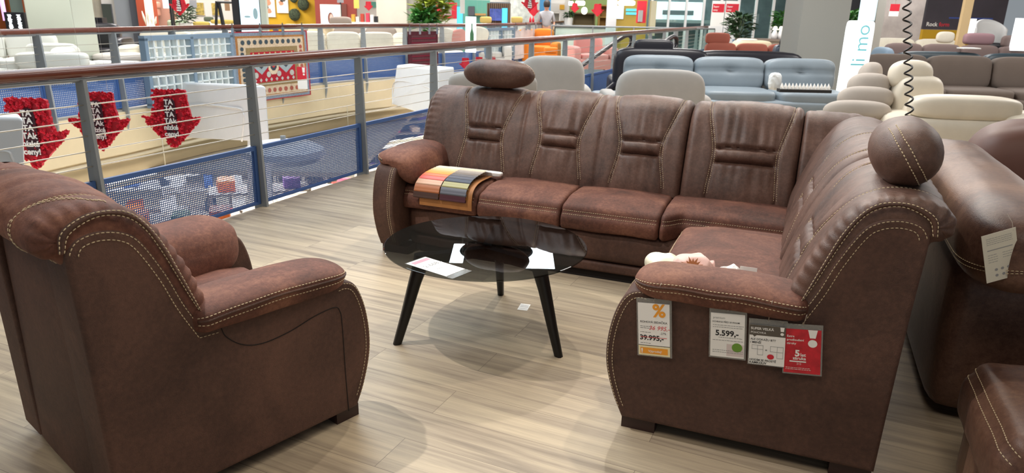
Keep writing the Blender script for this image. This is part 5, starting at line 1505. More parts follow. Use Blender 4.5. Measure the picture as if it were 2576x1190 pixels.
# poster column and the person in front of it
column('wall_poster', 1358, 1385, 30, 23.6, mat('poster_blue', '#2f6d94', .6), .5, 3.0)
def person():
    x = at(1374, 60, 22.6).x
    root = thing('person', 'person with dark hair and grey shirt standing before the blue poster column', 'person', (x, 22.6, 0))
    V = [(0, 0, .95), (0, 0, 1.12), (0, 0, 1.36), (0, .0, 1.47), (0, 0, 1.53), (-.17, 0, 1.38), (-.23, .02, 1.12), (-.21, -.08, .88), (.17, 0, 1.38), (.24, .02, 1.12), (.22, -.1, .90), (-.09, 0, .88), (-.10, -.02, .48), (-.11, .02, .08), (-.12, -.1, .04), (.09, 0, .88), (.10, -.02, .48), (.12, .03, .08), (.13, -.09, .04)]
    Ed = [(0, 1), (1, 2), (2, 3), (3, 4), (2, 5), (5, 6), (6, 7), (2, 8), (8, 9), (9, 10), (0, 11), (11, 12), (12, 13), (13, 14), (0, 15), (15, 16), (16, 17), (17, 18)]
    R = [.15, .13, .15, .06, .06, .07, .045, .035, .07, .045, .035, .09, .06, .045, .04, .09, .06, .045, .04]
    def sk(nm, vs, es, rs, m, rt=0):
        me = bpy.data.meshes.new(nm); me.from_pydata(vs, es, []); o = bpy.data.objects.new(nm, me); COL.objects.link(o); o.parent = root; me.materials.append(m)
        md = o.modifiers.new('skin', 'SKIN')
        for i, v in enumerate(me.skin_vertices[0].data): v.radius = (rs[i], rs[i] * .75); v.use_root = (i == rt)
        sb = o.modifiers.new('sub', 'SUBSURF'); sb.levels = 2; sb.render_levels = 2
        return o
    b = sk('body', V, Ed, R, mat('skin', '#c99a80', .6))
    sk('shirt', V[:4] + [V[5], V[6], V[8], V[9]], [(0, 1), (1, 2), (2, 3), (2, 4), (4, 5), (2, 6), (6, 7)], [.175, .155, .175, .07, .095, .065, .095, .065], mat('shirt_grey', '#9a9a9e', .85))
    sk('trousers', [V[0]] + V[11:14] + V[15:18], [(0, 1), (1, 2), (2, 3), (0, 4), (4, 5), (5, 6)], [.165, .105, .08, .065, .105, .08, .065], mat('trousers_dark', '#34363f', .85))
    mb = MB(); mb.pillow((0, -.01, 1.62), (.17, .21, .25), k=2.3, n=8); mb.build('head', mat('skin', '#c99a80'), root, smooth=True)
    mb = MB(); mb.pillow((0, -.03, 1.655), (.20, .22, .24), k=2.4, n=8); mb.build('hair', mat('hair_dark', '#2a211d', .6), root, smooth=True)
    for s in (-1, 1):
        mb = MB(); mb.pillow((s * .10, -.19, .04), (.095, .27, .085), k=3, n=6); mb.build('shoe', M_blackm, root, smooth=True)
        for k in range(5):
            mb = MB(); x0 = s * .215 + (k - 2) * .014; mb.tube([(x0, -.085, .88), (x0, -.09, .83), (x0 + .002, -.10, .79 + abs(k - 2) * .006)], [.009, .008, .006], 6); mb.build('finger', mat('skin', '#c99a80'), root, smooth=True)
person()
# ---------------------------------------------------------------- far end: shops, lamps, glass front
wallpiece(1385, 0, 1432, 60, 27, M_wall); wallpiece(1430, 0, 1532, 60, 28, M_lgreen); wallpiece(1548, 0, 1628, 60, 27, mat('ochre_wall', '#c9a94e', .7))
column('wall_column', 1529, 1551, 40, 23, mat('column_white', '#d3d6da', .6), .4)
def drum(label, x0, y0, x1, y1, Y):
    a, b, z0, z1 = span(x0, y0, x1, y1, Y); root = thing('pendant_lamp', label, 'lamp', ((a + b) / 2, Y, z0), 0, 'white drum pendant lamps')
    mb = MB(); r = (b - a) / 2; mb.lathe([(r * .8, 0), (r, .03), (r, z1 - z0 - .03), (r * .8, z1 - z0)], n=28); mb.build('lamp_shade', mat('lamp_white', '#fffbe8', .5, emit=1.8), root, smooth=True, ang=60)
    mb = MB(); mb.tube([(0, 0, z1 - z0), (0, 0, 2.2)], .012, 6); mb.build('cable', M_blackm, root)
drum('small white drum lamp left of the wide one over the lime shop', 1430, 3, 1443, 14, 24); drum('white drum lamp hanging over the lime shop', 1447, 2, 1472, 14, 23.5); drum('widest white drum lamp hanging before the ochre shop', 1554, 1, 1598, 14, 22)
root = thing('pendant_lamp', 'glowing white globe lamp hanging in the lime shop', 'lamp', at(1470, 27, 24)); mb = MB(); mb.pillow((0, 0, 0), (.2, .2, .23), k=2, n=8); mb.build('globe', mat('lamp_white', '#fffbe8'), root, smooth=True); mb = MB(); mb.tube([(0, 0, .1), (0, 0, 2)], .01, 5); mb.build('cable', M_blackm, root)
for lab, a in (('red arrow sign hanging between the drum lamps and the globe lamp', (1440, 8, 1452, 32)), ('red arrow sign hanging left of the white column', (1493, 10, 1513, 42))):
    arrow_px(lab, *a, 22.5, flowers=60, seed=a[0], group='red arrows in the far shop', text=False)
flat('totem', 'tall red totem right of the ochre shop', 'sign', 1604, 2, 1626, 58, 22.5, M_red, t=.2); flat('payment_terminal', 'grey terminal panel at the front of the red totem', 'terminal', 1607, 26, 1617, 55, 22.348, M_pgrey, t=.15)
for lab, y in (('upper blue light tube in the ochre shop', 25), ('lower blue light tube in the ochre shop', 34)):
    flat('light_tube', lab, 'lamp', 1575, y - 3, 1601, y + 3, 26.958, M_cyan, group='blue light tubes')
flat('screen', 'pale blue lit screen left of the blue light tubes', 'screen', 1551, 14, 1569, 48, 26.95, M_litb, frame=M_wall)
flat('picture', 'yellow banana picture on the white far wall', 'picture', 1408, 12, 1420, 24, 26.958, mat('banana', '#dda52e', .6))
def shelf_unit(label, x0, y0, x1, y1, Y, m, goods):
    a, b, z0, z1 = span(x0, y0, x1, y1, Y); root = thing('shelf_unit', label, 'shelf', ((a + b) / 2, Y, 0)); w_ = b - a
    mb = MB(); blk(mb, -w_ / 2, w_ / 2, .3, .33, 0, z1); mb.build('back_panel', m, root)
    for s in (-1, 1): mb = MB(); blk(mb, s * w_ / 2 - .02, s * w_ / 2 + .02, 0, .32, 0, z1); mb.build('side_panel', m, root)
    for k in range(4): mb = MB(); zz = z1 - (k) * .38 - .03; blk(mb, -w_ / 2, w_ / 2, .0, .3, zz - .015, zz + .015); mb.build('shelf', m, root)
    return root
shelf_unit('white shelf unit on the far wall right of the poster column', 1387, 30, 1408, 60, 25.5, M_wall, 0); shelf_unit('brown shelf unit in the lime shop', 1442, 32, 1496, 60, 26.5, mat('shelf_brown', '#6a5a3a', .7), 0)
shelf_unit('tall wooden shelf unit left of the white column', 1508, 12, 1530, 60, 26, mat('shelf_oak', '#a07a3a', .7), 0)
root = thing('counter', 'long white counter with small goods below the drum lamps', 'counter', (at(1462, 60, 24.6).x, 24.6, 0)); mb = MB(); mb.box((0, 0, .48), (1.7, .5, .95)); mb.build('body', M_wall, root); mb = MB(); mb.box((0, 0, .97), (1.8, .56, .04)); mb.build('worktop', M_dgrey, root)
plant('small dark plant on the far counter in the lime shop', (at(1430, 50, 24.6).x, 24.6, .99), .45, .12, 90, M_dleaf, leaf=.12)
# glass balustrade at the far end of the atrium
def glass_rail():
    a, b = at(1388, 60, 20.5), at(1800, 60, 20.8); root = thing('glass_balustrade', 'glass balustrade with a thin steel top rail at the far end of the atrium', 'balustrade', (a.x, a.y, 0)); d = Vector((b.x - a.x, b.y - a.y, 0)); L_ = d.length; d.normalize(); n = Vector((-d.y, d.x, 0))
    mb = MB(); mb.tube([(0, 0, 1.08), d * L_ + Vector((0, 0, 1.08))], .022, 8); mb.build('handrail', M_post, root, smooth=True)
    for k in range(4):
        mb = MB(); mb.obox(d * L_ * (k + .5) / 4 + Vector((0, 0, .54)), (d, n, (0, 0, 1)), (L_ / 8 - .02, .006, .52)); mb.build('glass_pane', glass_mat('pane_glass', (.80, .90, .88, 1)) if 'pane_glass' not in MATS else MATS['pane_glass'], root)
    for k in range(5): mb = MB(); mb.box(d * L_ * k / 4 + Vector((0, 0, .54)), (.03, .03, 1.06)); mb.build('post', M_post, root)
glass_rail()
def escalator():
    A, B = at(1462, 166, 13.2), at(1562, 96, 15.2); root = thing('escalator', 'escalator rising behind the near railing with black handrails and glass sides', 'escalator', Vector((A.x, A.y, 0)))
    d = B - A; o = Vector((A.x, A.y, 0)); side = Vector((.95, -.28, 0))
    for k in range(2):
        off = side * (.95 * k); P = [A - d * 1.6 - o + off, A - o + off, B - o + off, B - o + off + Vector((.25, .45, .03)), B - o + off + Vector((.3, .55, -.12)), B - o + off + Vector((.2, .4, -.25))]
        mb = MB(); mb.tube([Vector(p) for p in cr([tuple(p) for p in P], 6)], .045, 8); mb.build('handrail', M_blackl, root, smooth=True)
        mb = MB(); q0, q1 = A - d * 1.6 - o + off, B - o + off; dn = Vector((0, 0, -.75)); mb.add([q0, q1, q1 + dn, q0 + dn], [(0, 1, 2, 3)]); mb.build('glass_side', MATS['pane_glass'], root)
        mb = MB(); mb.hexa([q0 + dn * 1.5, q1 + dn * 1.5, q1 + dn * 1.5 + side * .12, q0 + dn * 1.5 + side * .12, q0 + dn, q1 + dn, q1 + dn + side * .12, q0 + dn + side * .12]); mb.build('skirt', M_chrome, root)
    mb = MB(); n = 16; q0 = A - d * 1.6 - o + Vector((0, 0, -.95)); q1 = B - o + Vector((0, 0, -.95))
    for k in range(n):
        p = q0.lerp(q1, k / n); mb.hexa([p + side * .1, p + side * .86, p + side * .86 + d / n * 2.6, p + side * .1 + d / n * 2.6] + [x + Vector((0, 0, .2)) for x in (p + side * .1, p + side * .86, p + side * .86 + Vector((d.x, d.y, 0)) / n * 2.6, p + side * .1 + Vector((d.x, d.y, 0)) / n * 2.6)])
    mb.build('steps', M_grey, root)
escalator()
bg_sofa('pink armchair with pointed cushions beyond the escalator', (at(1490, 85, 19).x, 19, 0), .2, 1.2, .9, .86, .42, mat('rose_fabric', '#c98d86', .85), 1, name='armchair')
# glass shop front
wallpiece(1620, 0, 2140, 60, 30, mat('dim_interior', '#6d7a80', .7, var=.3, vscale=1.2), z1=4.2)
def facade():
    root = thing('glass_facade', 'glazed shop front with slim white mullions across the far end', 'shop front', (at(1800, 40, 27).x, 27, 0)); X0 = at(1638, 40, 27).x; X1 = at(2030, 40, 27).x; c = (X0 + X1) / 2; c = root.location.x
    for k in range(10):
        x = X0 + (X1 - X0) * k / 9 - c; mb = MB(); blk(mb, x - .04, x + .04, -.05, .05, 0, 4.2); mb.build('mullion', M_white, root)
        if k < 9: x2 = X0 + (X1 - X0) * (k + 1) / 9 - c; mb = MB(); blk(mb, x + .04, x2 - .04, -.006, .006, .05, 4.1); mb.build('glass_pane', MATS['pane_glass'], root)
facade()
flat('screen', 'large glowing white sign wall behind the shop front', 'sign', 1652, 5, 1772, 51, 29.78, M_lit, t=.2); flat('planter', 'dark planter box with small plants before the glowing sign wall', 'planter', 1670, 26, 1745, 38, 29.49, mat('planter_grey', '#67757b', .6), t=.3)
flat('mezzanine', 'grey sill below the glowing sign wall', 'panel', 1650, 50, 1790, 58, 29.49, mat('sill_grey', '#8f9a9c', .6), t=.3)
flat('pillar_panel', 'pale yellow narrow pillar left of the glowing sign wall', 'pillar', 1636, 2, 1650, 90, 26.6, mat('pale_yellow', '#d6cfb0', .6), t=.3)
def roll_up(label, x0, x1):
    root, w_, h = flat('banner', label, 'banner', x0, 2, x1, 66, 21.8, M_paper, t=.03, group='white banners with red text box')
    mb = MB(); blk(mb, -w_ * .46, w_ * .46, -.004, 0, h * .55, h * .88); mb.build('red_print', M_red, root)
    mb = MB(); put_text(mb, 'Super', .10 * h, (-w_ * .4, -.006, h * .74), (1, 0, 0), (0, 0, 1), bold=.01); put_text(mb, 'ceny', .10 * h, (-w_ * .4, -.006, h * .61), (1, 0, 0), (0, 0, 1), bold=.01); mb.build('lettering', M_paper, root)
    mb = MB(); blk(mb, -w_ / 2, w_ / 2, 0, .2, -1.0, 0); mb.build('base', M_white, root)
    return root, w_, h
roll_up('left white banner with a red text box before the shop front', 1790, 1822); roll_up('right white banner with a red text box before the shop front', 1824, 1858)
plant('dark green plant in a blue grey tub right of the white banners', (at(1861, 60, 20.5).x, 20.5, .55), 1.0, .32, 260, M_dleaf, leaf=.2, pot='#6f8fae'); plant('bright yellow green plant left of the grey column', (at(1975, 60, 22.5).x, 22.5, .75), .85, .3, 220, M_leaf, leaf=.22)
for lab, px, Y in (('blue grey plinth under the dark green plant', 1861, 20.5), ('dark plinth under the bright plant by the grey column', 1975, 22.5)):
    root = thing('plinth', lab, 'plinth', (at(px, 60, Y).x, Y, 0)); mb = MB(); z = .55 if Y < 21 else .75; mb.box((0, 0, z / 2 - .005), (.4, .4, z - .01)); mb.build('body', mat('plinth_blue', '#71828f', .6) if Y < 21 else M_dgrey, root)
flat('screen', 'pale green lit panel at the left edge of the grey column', 'screen', 1990, 27, 2014, 58, 24, mat('lit_mint', '#c9e6da', .4, emit=.9))
# lamps and table
root = thing('console_table', 'long grey console table with two white vases left of the grey column', 'table', (at(1950, 80, 20.2).x, 20.2, 0)); mb = MB(); mb.box((0, 0, .84), (2.0, .5, .06)); mb.build('tabletop', M_taupe, root); mb = MB(); mb.box((0, 0, .41), (1.8, .4, .81)); mb.build('body', mat('greige', '#a59d90', .7), root)
for lab, px in (('left white vase lamp on the grey console table', 1951), ('right white vase lamp on the grey console table', 1966)):
    root = thing('table_lamp', lab, 'lamp', (at(px, 80, 20.1).x, 20.15, .872), 0, 'white vase lamps'); mb = MB(); mb.lathe([(.07, 0), (.085, .1), (.05, .2), (.015, .24)], n=16); mb.build('base', M_white, root, smooth=True); mb = MB(); mb.lathe([(.075, .23), (.04, .32), (.01, .33)], n=16); mb.build('lamp_shade', M_litw, root, smooth=True)
root = thing('daybed', 'beige daybed end standing before the grey console table', 'bed', (at(1895, 80, 19.4).x, 19.4, 0)); soft(root, 'mattress', (0, 0, .55), (.95, .6, .6), M_beigef, 6); soft(root, 'pillow', (-.15, -.05, .83), (.5, .4, .12), M_cream, 4)
# ---------------------------------------------------------------- right side of the near floor
M_redl = mat('brick_fabric', '#94503f', .8, var=.06, vscale=5)
bg_sofa('brick red sofa with a raised headrest before the beige console', (at(1890, 115, 16.6).x, 16.6, 0), -.05, 2.35, .95, .86, .44, M_redl, 3, arms=(1, 0), head=(-.68,), armh=.5)
M_gry = mat('warm_grey_fabric', '#b4afa9', .9, var=.05, vscale=6)
def recliner_back(label, px0, px1, pyt, Y, H, m, name='armchair', extra=None):
    x0, x1 = at(px0, 200, Y).x, at(px1, 200, Y).x; root = thing(name, label, 'armchair', ((x0 + x1) / 2, Y + .4, 0)); w_ = x1 - x0
    soft(root, 'backrest', (0, -.25, .28 + H / 2 - .14), (w_, .26, H - .28), m, 4.2, 12, tilt=-.08); soft(root, 'base', (0, .1, .25), (w_ + .1, .85, .42), m, 8); soft(root, 'seat_cushion', (0, .2, .45), (w_ - .1, .65, .18), m, 6)
    for s in (-1, 1): soft(root, 'armrest', (s * (w_ / 2 + .02), .1, .42), (.16, .8, .5), m, 6)
    return root
recliner_back('light grey armchair with tall rounded back behind the left neck pillow', 1308, 1474, 145, 7.9, 1.02, M_gry)
recliner_back('light grey armchair with low wide back behind the middle of the brown sofa', 1556, 1785, 180, 7.4, .94, M_gry)
root = thing('cushion', 'pale grey cushion behind the left neck pillow of the brown sofa', 'cushion', at(1240, 208, 6.9)); soft(root, 'cover', (0, 0, -.02), (.84, .2, .24), M_gry, 3.5, 10)
root = thing('side_table', 'low grey side table carrying the pale grey cushion', 'table', (at(1240, 208, 6.9).x, 6.95, 0)); z = at(1240, 208, 6.9).z - .15; mb = MB(); mb.box((0, 0, z - .02), (.8, .4, .04)); mb.build('tabletop', M_taupe, root); mb = MB(); mb.box((0, 0, z / 2 - .02), (.5, .3, z - .04)); mb.build('base', M_taupe, root)
M_bg = mat('blue_grey_hide', '#7b868e', .45, var=.05, vscale=4)
bg_sofa('blue grey leather sofa with tufted back cushions behind the brown corner sofa', (at(1852, 190, 10.6).x, 10.7, 0), -.03, 3.15, 1.05, .88, .44, M_bg, 3, arms=(0, 0), tuft=True, bt=.3)
root = thing('ottoman', 'blue grey leather ottoman left of the tufted sofa', 'ottoman', (at(1540, 225, 9.6).x, 9.6, 0)); soft(root, 'cushion', (0, 0, .38), (.55, .6, .2), M_bg, 5); soft(root, 'base', (0, 0, .16), (.5, .55, .3), M_bg, 8)
root = thing('sofa', 'black leather sofa with a raised headrest behind the tufted blue grey sofa', 'sofa', (at(1660, 150, 12.2).x, 12.2, 0), -.03)
soft(root, 'backrest', (0, -.1, .55), (1.55, .3, .78), M_blackl, 6, 8); soft(root, 'base', (0, .35, .25), (1.6, .9, .42), M_blackl, 8); soft(root, 'seat_cushion', (0, .42, .46), (1.4, .7, .16), M_blackl, 6)
h = soft(root, 'headrest', (at(1644, 115, 12.1).x - at(1660, 150, 12.2).x, -.12, at(1644, 117, 12.1).z), (.64, .17, .23), M_blackl, 4, 10)
for s in (-.1, .1): mb = MB(); mb.tube([(s + at(1644, 115, 12.1).x - at(1660, 150, 12.2).x, -.1, .9), (s + at(1644, 115, 12.1).x - at(1660, 150, 12.2).x, -.1, 1.05)], .01, 6); mb.build('headrest_rod', M_chrome, root, smooth=True)
root = thing('sofa', 'low black sofa back right of the black headrest', 'sofa', (at(1880, 135, 12.6).x, 12.7, 0)); soft(root, 'backrest', (0, -.1, .5), (1.9, .3, .8), M_blackl, 6); soft(root, 'base', (0, .3, .25), (1.9, .9, .42), M_blackl, 8)
root = thing('armchair', 'dark blue armchair with a chrome swivel headrest left of the grey column', 'armchair', (at(1986, 130, 14.4).x, 14.6, 0)); soft(root, 'backrest', (0, 0, .6), (.5, .25, .7), mat('navy_hide', '#3b4657', .4), 5); soft(root, 'headrest', (-.02, -.08, at(1990, 108, 14.4).z), (.3, .2, .2), M_blackl, 3); soft(root, 'base', (0, .25, .22), (.55, .6, .4), M_blackl, 6)
column('wall_column', 2011, 2131, 80, 12.9, mat('column_grey', '#8f8f89', .75), .85)
root = thing('glass_ornament', 'white crumpled paper bag standing on the blue grey sofa seat', 'bag', (at(1962, 240, 9.5).x, 9.75, .54)); mb = MB(); mb.pillow((0, 0, .11), (.16, .14, .22), k=3.5, n=8, fn=lambda p: p * (1 + .12 * noise.noise(p * 25))); mb.build('paper', mat('crumpled_white', '#dfe3e4', .6), root)
def clip_row():
    root = thing('sample_rack', 'rack with a row of small white pointed tags on the blue grey sofa', 'rack', (at(2035, 250, 9.4).x, 9.6, .53))
    mb = MB(); mb.box((0, 0, .02), (.68, .12, .04)); mb.build('bar', M_blackm, root)
    for k in range(14): mb = MB(); x = -.31 + .047 * k; mb.add([(x - .019, -.05, .04), (x + .019, -.05, .04), (x + .019, -.05, .075), (x, -.03, .12), (x - .019, -.05, .075), (x - .019, -.035, .04), (x + .019, -.035, .04), (x + .019, -.035, .075), (x, -.02, .12), (x - .019, -.035, .075)], [(0, 1, 2, 3, 4), (9, 8, 7, 6, 5), (0, 5, 6, 1), (1, 6, 7, 2), (2, 7, 8, 3), (3, 8, 9, 4), (4, 9, 5, 0)]); mb.build('tag', M_paper, root)
clip_row()
def olimo():
    P0, P1 = at(2137, 245, 11.0), at(2190, 60, 11.6); x0, x1 = at(2127, 120, 11.4).x, at(2192, 120, 11.4).x; zt = at(2160, 52, 11.4).z
    root = thing('lightbox', 'tall glowing white lightbox with pale letters running sideways, right of the grey column', 'lightbox', ((x0 + x1) / 2, 11.4, 0)); w_ = x1 - x0
    mb = MB(); mb.pillow((0, .05, zt / 2), (w_, .12, zt), k=16, n=8); mb.build('panel', M_lit, root, smooth=True)
    mb = MB()
    put_text(mb, 'li mo', .31, (.12, -.022, zt - .05), (0, 0, 1), (-1, 0, 0), lift=.0, align='RIGHT')
    mb.build('lettering', mat('letter_cyan', '#7fd0dc', .6), root)
    mb = MB(); blk(mb, -w_ / 2, w_ / 2, -.12, .2, 0, .03); mb.build('foot', M_post, root)
olimo()
flat('light_column', 'slim bluish lit column above the glowing lightbox', 'lamp', 2178, -20, 2206, 52, 14.5, M_litb, t=.25, ext=1); wallpiece(2206, 0, 2226, 60, 15.5, mat('greige_wall', '#b0aca4', .7))
plant('green shrub between the grey column and the slim lit column', (at(2138, 70, 15.8).x, 15.8, .85), .78, .22, 220, M_leaf, leaf=.2); root = thing('plinth', 'plinth under the green shrub right of the grey column', 'plinth', (at(2138, 70, 15.8).x, 15.8, 0)); mb = MB(); mb.box((0, 0, .42), (.4, .4, .84)); mb.build('body', M_dgrey, root)
wallpiece(2222, 0, 2345, 60, 24, mat('shelf_wall', '#a29b98', .7, var=.2, vscale=2)); wallpiece(2130, 0, 2230, 60, 27, M_dgrey)
def red_tag(): 
    root, w_, h = flat('hanging_sign', 'white tag with red top hanging in the right background', 'sign', 2238, 10, 2262, 41, 17, M_paper, t=.01); mb = MB(); blk(mb, -w_ / 2, w_ / 2, -.004, 0, h * .42, h); mb.build('red_print', M_red, root)
red_tag()
def dark_poster():
    root, w_, h = flat('poster', 'large dark poster over a mustard band in the upper right background', 'poster', 2330, -20, 2532, 76, 21, mat('poster_dark', '#3d3640', .5, var=.25, vscale=.8), t=.1, ext=.3)
    mb = MB(); blk(mb, -w_ / 2, w_ / 2, -.02, .1, -.42, -.005); mb.build('mustard_band', M_yel, root); mb = MB(); put_text(mb, 'Rock', .15, (-w_ * .47, -.004, .09), (1, 0, 0), (0, 0, 1), bold=.02); mb.build('lettering', M_paper, root); mb = MB(); put_text(mb, 'form', .15, (-w_ * .31, -.004, .09), (1, 0, 0), (0, 0, 1), bold=.02); mb.build('lettering', M_red, root); mb = MB(); put_text(mb, 'Ko', .2, (w_ * .05, -.004, -.3), (1, 0, 0), (0, 0, 1)); mb.build('script', M_paper, root)
    mb = MB(); blk(mb, -w_ * .2, w_ * .35, -.004, 0, .30, .34); mb.build('blue_line', mat('print_ultramarine', '#3a4f9a', .6), root)
dark_poster()
root = thing('post', 'pale wooden post standing before the dark poster', 'post', (at(2425, 60, 17.5).x, 17.5, 0)); mb = MB(); mb.box((0, 0, 1.6), (.2, .1, 3.2)); mb.build('shaft', mat('pine', '#cdb285', .6), root)
flat('lightbox', 'small glowing white lightbox right of the wooden post', 'lightbox', 2421, 47, 2453, 92, 18.6, M_lit, t=.08); flat('lightbox', 'glowing white lightbox cut by the right frame edge', 'lightbox', 2552, 46, 2600, 128, 16, M_lit, t=.08, ext=0)
root = thing('armchair', 'white shell armchair with a black cushion before the dark poster', 'armchair', (at(2500, 80, 19.4).x, 19.5, .3)); mb = MB()
mb.grid(lambda s, t: Vector((math.cos(pi * s) * .42, .35 * math.sin(pi * s), .25 + .95 * t - .25 * t * (1 - math.sin(pi * s)))), 24, 10); o = mb.build('shell', M_white, root, smooth=True); sd = o.modifiers.new('thick', 'SOLIDIFY'); sd.thickness = .06; soft(root, 'cushion', (0, -.02, .5), (.6, .5, .25), M_blackl, 5); mb = MB(); mb.lathe([(.25, -.3), (.25, -.27), (.04, -.25), (.04, .35)], n=20); mb.build('base', M_chrome, root, smooth=True, ang=40)
bg_sofa('cream sofa standing below the dark poster', (at(2335, 95, 18.2).x, 18.3, 0), -.15, 2.2, .95, 1.0, .45, M_cream, 2, arms=(0, 1)); root = thing('cushion', 'cream cushion leaning at the right end of the sofa below the poster', 'cushion', at(2378, 94, 17.4)); soft(root, 'cover', (0, 0, 0), (.42, .14, .26), M_cream, 3)
root = thing('cushion', 'dusty mauve cushion right of the wooden post', 'cushion', at(2462, 96, 16.6)); soft(root, 'cover', (0, 0, -.02), (.66, .2, .26), mat('mauve_cloth', '#94747a', .9), 4)
M_mauve = mat('mauve_brown_fabric', '#6a5a57', .85); M_navy = mat('petrol_hide', '#2b3b44', .4); M_umb = mat('umber_fabric', '#5c5048', .8, var=.06, vscale=4)
bg_sofa('long mauve brown sofa, third row back on the right', (at(2420, 130, 15.6).x + .3, 15.9, 0), -.1, 3.6, .95, .96, .45, M_mauve, 4, head=(1.1,), arms=(1, 1), armh=.62)
bg_sofa('long petrol blue leather sofa, second row back on the right', (at(2470, 140, 13.6).x + .2, 13.6, 0), -.05, 3.2, .9, .90, .45, M_navy, 2, arms=(0, 0))
bg_sofa('umber brown sofa with three square back cushions, nearest row on the right', (at(2450, 190, 11.3).x, 11.4, 0), -.05, 3.0, 1.05, .94, .46, M_umb, 3, arms=(0, 0), bt=.28)
root = thing('paper', 'white sheet lying on top of the petrol blue sofa', 'paper', (at(2475, 124, 13.4).x, 13.85, .965), .1); mb = MB(); mb.box((0, 0, .012), (.34, .2, .02)); mb.build('sheet', M_paper, root)
root = thing('armchair', 'blue grey and brown wing armchair left of the umber sofa', 'armchair', (at(2225, 150, 12.6).x, 12.7, 0)); soft(root, 'backrest', (.0, 0, .62), (.22, .6, .78), mat('steel_blue_fabric', '#7f93a5', .7), 4); soft(root, 'seat_cushion', (.25, -.05, .40), (.5, .6, .25), M_umb, 5); soft(root, 'base', (.1, 0, .16), (.6, .6, .3), M_umb, 8)
M_crl = mat('cream_hide', '#dad0be', .45, var=.04, vscale=4); M_greige = mat('greige_fabric', '#b0a69c', .85, var=.05, vscale=6)
def cream_sofa():
    p = at(2400, 260, 7.9); root = thing('sofa', 'cream leather sofa with a rounded headrest behind the brown sofa corner', 'sofa', (p.x + .25, 7.9, 0), -.12)
    o = root.location; q = lambda px, py, Y: Matrix.Rotation(.12, 3, 'Z') @ (at(px, py, Y) - Vector((o.x, o.y, 0)))
    a = q(2290, 185, 8.3); soft(root, 'headrest', (a.x, a.y, a.z - .02), (.46, .3, .34), M_crl, 2.6, 10, tilt=-.2); a = q(2305, 250, 8.2); soft(root, 'backrest', (a.x, a.y + .05, .52), (.52, .4, .74), M_crl, 4, 10)
    a0, a1 = q(2300, 262, 7.6), q(2512, 272, 7.6); soft(root, 'armrest', ((a0.x + a1.x) / 2 + .05, a0.y, a0.z - .02), (a1.x - a0.x + .2, .34, .26), M_crl, 3.6, 10)
    soft(root, 'base', ((a0.x + a1.x) / 2 + .2, a0.y + .3, .27), (a1.x - a0.x + .8, 1.0, .5), M_crl, 8); soft(root, 'seat_cushion', (a1.x - .2, a0.y + .45, .5), (1.2, .7, .2), M_crl, 5)
    b = q(2560, 290, 7.4); soft(root, 'footrest', (b.x + .1, b.y, b.z - .14), (.5, .4, .3), M_crl, 4, 8)
cream_sofa()
def greige():
    root = thing('sofa', 'greige fabric recliner with stacked rounded back rolls, left of the cream leather sofa', 'sofa', (at(2170, 230, 8.3).x, 8.4, 0), -.2); ox = root.location.x
    for px, py, Y, sx, sz in ((2172, 190, 8.7, .24, .34), (2178, 212, 8.5, .44, .28), (2180, 244, 8.3, .58, .26), (2170, 278, 8.1, .70, .24)):
        p = at(px, py, Y); soft(root, 'back_roll', (p.x - ox, Y - 8.4, p.z - .02), (sx, .4, sz), M_greige, 2.8, 10, tilt=-.3)
    soft(root, 'base', (.0, .05, .2), (.85, .9, .4), M_greige, 7)
greige()
# coiled black cable hanging from the ceiling
def coil():
    a, b = at(2288, 296, 5.0), at(2281, 0, 5.0); d = (b - a).normalized(); root = thing('coiled_cable', 'black coiled cable hanging from the ceiling before the cream sofas', 'cable', a)
    L_ = 3.3; n = 46; s = d.orthogonal().normalized(); t = d.cross(s); mb = MB(); P = []
    for k in range(int(n * 12)):
        q = k / (n * 12); an = 2 * pi * n * q; P.append(d * (L_ * q) + s * (.024 * math.cos(an)) + t * (.024 * math.sin(an)))
    mb.tube(P, .0065, 6); mb.build('coil', M_plastic, root, smooth=True)
    for i in range(1): mb = MB(); mb.tube([Vector((0, 0, 0)), Vector((.05, .15, -.5)), Vector((.1, .3, -1.0))], .0055, 6); mb.build('lead', M_plastic, root, smooth=True)
coil()
